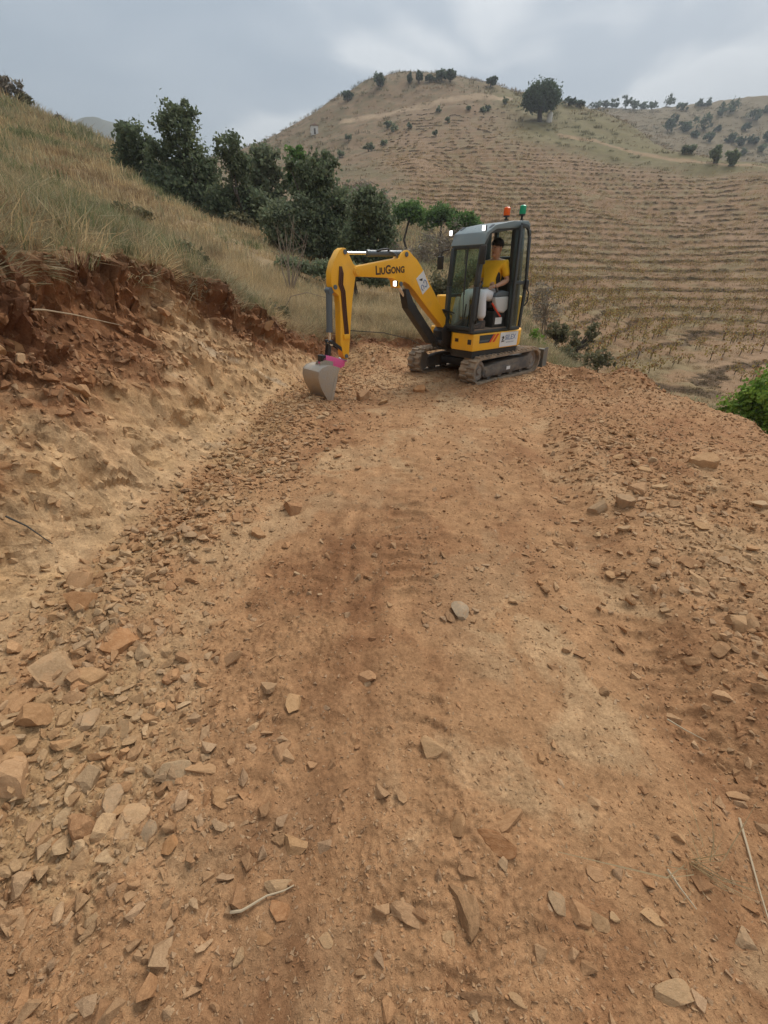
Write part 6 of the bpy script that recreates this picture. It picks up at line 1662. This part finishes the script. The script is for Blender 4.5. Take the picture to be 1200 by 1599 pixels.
# ---- vines
def vine_mesh(seed, n=46):
    rg = np.random.default_rng(seed)
    pts = rg.normal(0, 1, (n, 3)) * np.array([0.26, 0.20, 0.20]) + np.array([0, 0, 0.55])
    V, Q = leaf_quads(pts, np.array([0, 0, 0.3]), 0.15, rg, 1.1)
    tn = np.repeat(rg.uniform(0.6, 1.2, n)[:, None] * np.array([[1, 1, 1]]) * np.where(rg.random((n, 1)) < 0.25, np.array([[0.9, 0.6, 0.7]]), 1.0), 4, axis=0)
    return np_mesh('foliage', V, Q, col=tn)
def vine_trunk(seed):
    rg = np.random.default_rng(seed); m = MB()
    m.tube([(0, 0, -0.1), (0.03, 0.02, 0.25), (0.0, 0.0, 0.45)], [0.035, 0.028, 0.02], 5)
    for a in (0.5, 2.6, 4.6): m.tube([(0, 0, 0.42), (0.14 * math.cos(a), 0.14 * math.sin(a), 0.6), (0.24 * math.cos(a), 0.24 * math.sin(a), 0.82)], [0.015, 0.01, 0.004], 4)
    o = m.build('trunk', M_BARK); me = o.data; bpy.data.objects.remove(o); return me
VF = [vine_mesh(700 + k) for k in range(5)]; VT = [vine_trunk(720 + k) for k in range(2)]
for m in VF: m.materials.append(M_VINE)
rowm = np.clip(np.exp(-((S2 - 0.28) / 0.045) ** 2) + np.exp(-((S2 - 0.66) / 0.045) ** 2), 0, 1)
px2, py2, pw2 = pix(slopeN)
vis = ((px2 > -10) & (px2 < 1210) & (py2 < 640)).reshape(NR2, NC2)
wv = TM2 * rowm * cellB * vis * (RR < 190)
nearv = wv * (RR < 60) * (RR > 20)
kn_ = rg.choice(NR2 * NC2, 2600, p=nearv.ravel() / nearv.sum(), replace=False)
keep, kept = [], []
for k in kn_:
    p = slopeN[k]
    if all((p[0] - q[0]) ** 2 + (p[1] - q[1]) ** 2 > 0.8 for q in kept):
        keep.append(k); kept.append(p)
    if len(keep) >= 300: break
for j, k in enumerate(keep):
    v = empty('grape_vine', tuple(slopeN[k]), rg.uniform(0, 6.28)); s = rg.uniform(0.6, 1.05); v.scale = (s, s, s)
    link('foliage', VF[j % 5], None, v); link('trunk', VT[j % 2], M_BARK, v)
    tag(v, 'yellowing grape vine on the nearer terraces across the valley', 'grape vine', 'grape vines on the nearer terraces')
farv = wv * (RR > 46)
k7 = rg.choice(NR2 * NC2, 4200, p=farv.ravel() / farv.sum(), replace=False)
VFAR = []
for k in range(3):
    me = vine_mesh(760 + k, 14); VFAR.append(me); me.materials.append(M_VINE)
scatter('far_vines', slopeN[k7], np.stack([np.zeros(len(k7)), np.zeros(len(k7)), rg.uniform(0, 6.28, len(k7))], -1), rg.uniform(0.6, 1.0, len(k7)), rg.integers(0, 3, len(k7)), VFAR, 'rows of small vines on the far terraces', 'vines')

# ---- twigs, stalks and the fallen branch
def stem(name, pts, r, mat, label, cat='twig', group=None):
    rg = np.random.default_rng(len(pts) * 7 + int(abs(pts[0][0]) * 100) % 97)
    o = MB().tube(pts, [r * (1 - 0.6 * i / (len(pts) - 1)) for i in range(len(pts))], 6).build(name, mat)
    tag(o, label, cat, group); return o
def gp(px, py, up=0.012):
    p, n, w = ground_at_pixel(px, py); return (p[0] + n[0] * up, p[1] + n[1] * up, p[2] + n[2] * up)
M_STALK = mat_plain('pale_stalk', (0.40, 0.31, 0.20), 0.9)
M_BRAMBLE = mat_plain('dark_bramble', (0.05, 0.045, 0.035), 0.8)
stem('twig', [gp(362, 1426), gp(378, 1423), gp(392, 1414), gp(404, 1409), gp(415, 1402), gp(432, 1399), gp(446, 1394), gp(458, 1384)], 0.0042, M_STALK, 'pale crooked twig lying on the soil between foreground stones')
stem('stalk', [gp(1150, 1280), gp(1168, 1340), gp(1185, 1400), gp(1205, 1470)], 0.004, M_STALK, 'long pale stalk lying down the right edge')
stem('stalk', [gp(1040, 1362), gp(1060, 1390), gp(1085, 1422)], 0.004, M_STALK, 'short straight straw left of the dry grass tuft', group=None)
stem('stalk', [gp(1042, 1128), gp(1070, 1142), gp(1100, 1158)], 0.004, M_STALK, 'thin straw on the right half of the track')
stem('branch', [gp(20, 485, .05), gp(60, 492, .06), gp(110, 497, .06), gp(160, 506, .05), gp(190, 512, .04)], 0.008, M_STALK, 'long pale root hanging across the red bank')
stem('branch', [gp(0, 810, .03), gp(40, 828, .03), gp(80, 850, .03)], 0.006, M_BRAMBLE, 'dark bent stick lying on the bank at the left edge')
c0 = gp(478, 512, .1); c9 = np.array([1.05, 8.9, 0.75])
A = [atY(475, 512, 9.6), atY(540, 516, 9.5), atY(600, 520, 9.3), atY(640, 530, 9.2), atY(672, 545, 9.1)]
stem('bramble', [tuple(a) for a in A], 0.012, M_BRAMBLE, 'long dark bramble stem arching from the bank to the machine', 'bramble')
A = [atY(452, 500, 9.2), atY(446, 480, 9.2), atY(455, 463, 9.2), atY(480, 457, 9.2), atY(512, 466, 9.1)]
stem('bramble', [tuple(a) for a in A], 0.011, M_TWIG, 'hooked dry stem arching over the grass left of the stick', 'bramble')
# a dead bare shrub left of the boom
ds = empty('dead_shrub', tuple(atY(455, 470, 13.0))); ds.location.z = ground2(ds.location.x, ds.location.y)
tag(ds, 'leafless dead shrub with forked twigs above the dry grass left of the boom', 'shrub')
rgd = np.random.default_rng(5); m = MB()
for k in range(9):
    a = rgd.uniform(-1, 1); tip = Vector((a * 0.9, rgd.uniform(-0.4, 0.4), rgd.uniform(0.9, 1.9)))
    m.tube([(0, 0, -0.1), tuple(tip * 0.4 + Vector(rgd.normal(0, .06, 3))), tuple(tip)], [0.022, 0.013, 0.004], 5)
    for j in range(3):
        b = tip * rgd.uniform(0.4, 0.9); m.tube([tuple(b), tuple(b + Vector((rgd.normal(0, .2), rgd.normal(0, .2), rgd.uniform(0.15, 0.45))))], [0.008, 0.003], 4)
m.build('twigs', M_TWIG, ds)
# uprooted dry grass on the right of the track
gt = link('grass_clump', tuft(31, 34, 0.16, 0.02, 0.0022, [(0.50, 0.40, 0.24), (0.42, 0.32, 0.18)], 1.4)); gt.location = gp(1085, 1360, 0.01); gt.rotation_euler = (R(50), R(-20), 0.4)
tag(gt, 'uprooted tuft of pale dry grass lying on the right of track', 'grass tuft')
# loose roots and stalks along the lip
for k in range(16):
    j = k2[k * 60 + 7]; p = Vector(P1f[j]); n = Vector(NO1f[j])
    L_ = rg.uniform(0.25, 0.7); d = Vector((rg.uniform(0.2, 1), rg.normal(0, 0.7), rg.uniform(-0.7, 0.3))).normalized()
    stem('root', [tuple(p - d * 0.05), tuple(p + d * L_ * 0.5 + Vector((0, 0, 0.03))), tuple(p + d * L_ + Vector((0, 0, -0.10 * L_)))], 0.005, M_STALK, 'thin pale root or stalk poking out of the lip of the cut', 'root', 'roots along the lip of the cut')

number_alike('root')
# ------------------------------------------------------------------ the hazy air
HZ = MB(); HZ.box(-900, 900, -60, 1420, -40, 190)
haze = HZ.build('haze', None)
hm_ = bpy.data.materials.new('hazy_air'); hm_.use_nodes = True
hn = hm_.node_tree.nodes; hn.clear()
ho = hn.new('ShaderNodeOutputMaterial'); hv = hn.new('ShaderNodeVolumePrincipled')
hv.inputs['Color'].default_value = (0.86, 0.91, 0.96, 1); hv.inputs['Density'].default_value = 0.00055; hv.inputs['Anisotropy'].default_value = 0.0
hm_.node_tree.links.new(hv.outputs[0], ho.inputs['Volume'])
haze.data.materials.append(hm_)
tag(haze, 'thin bluish haze in the air over the valley', 'haze', kind='stuff')
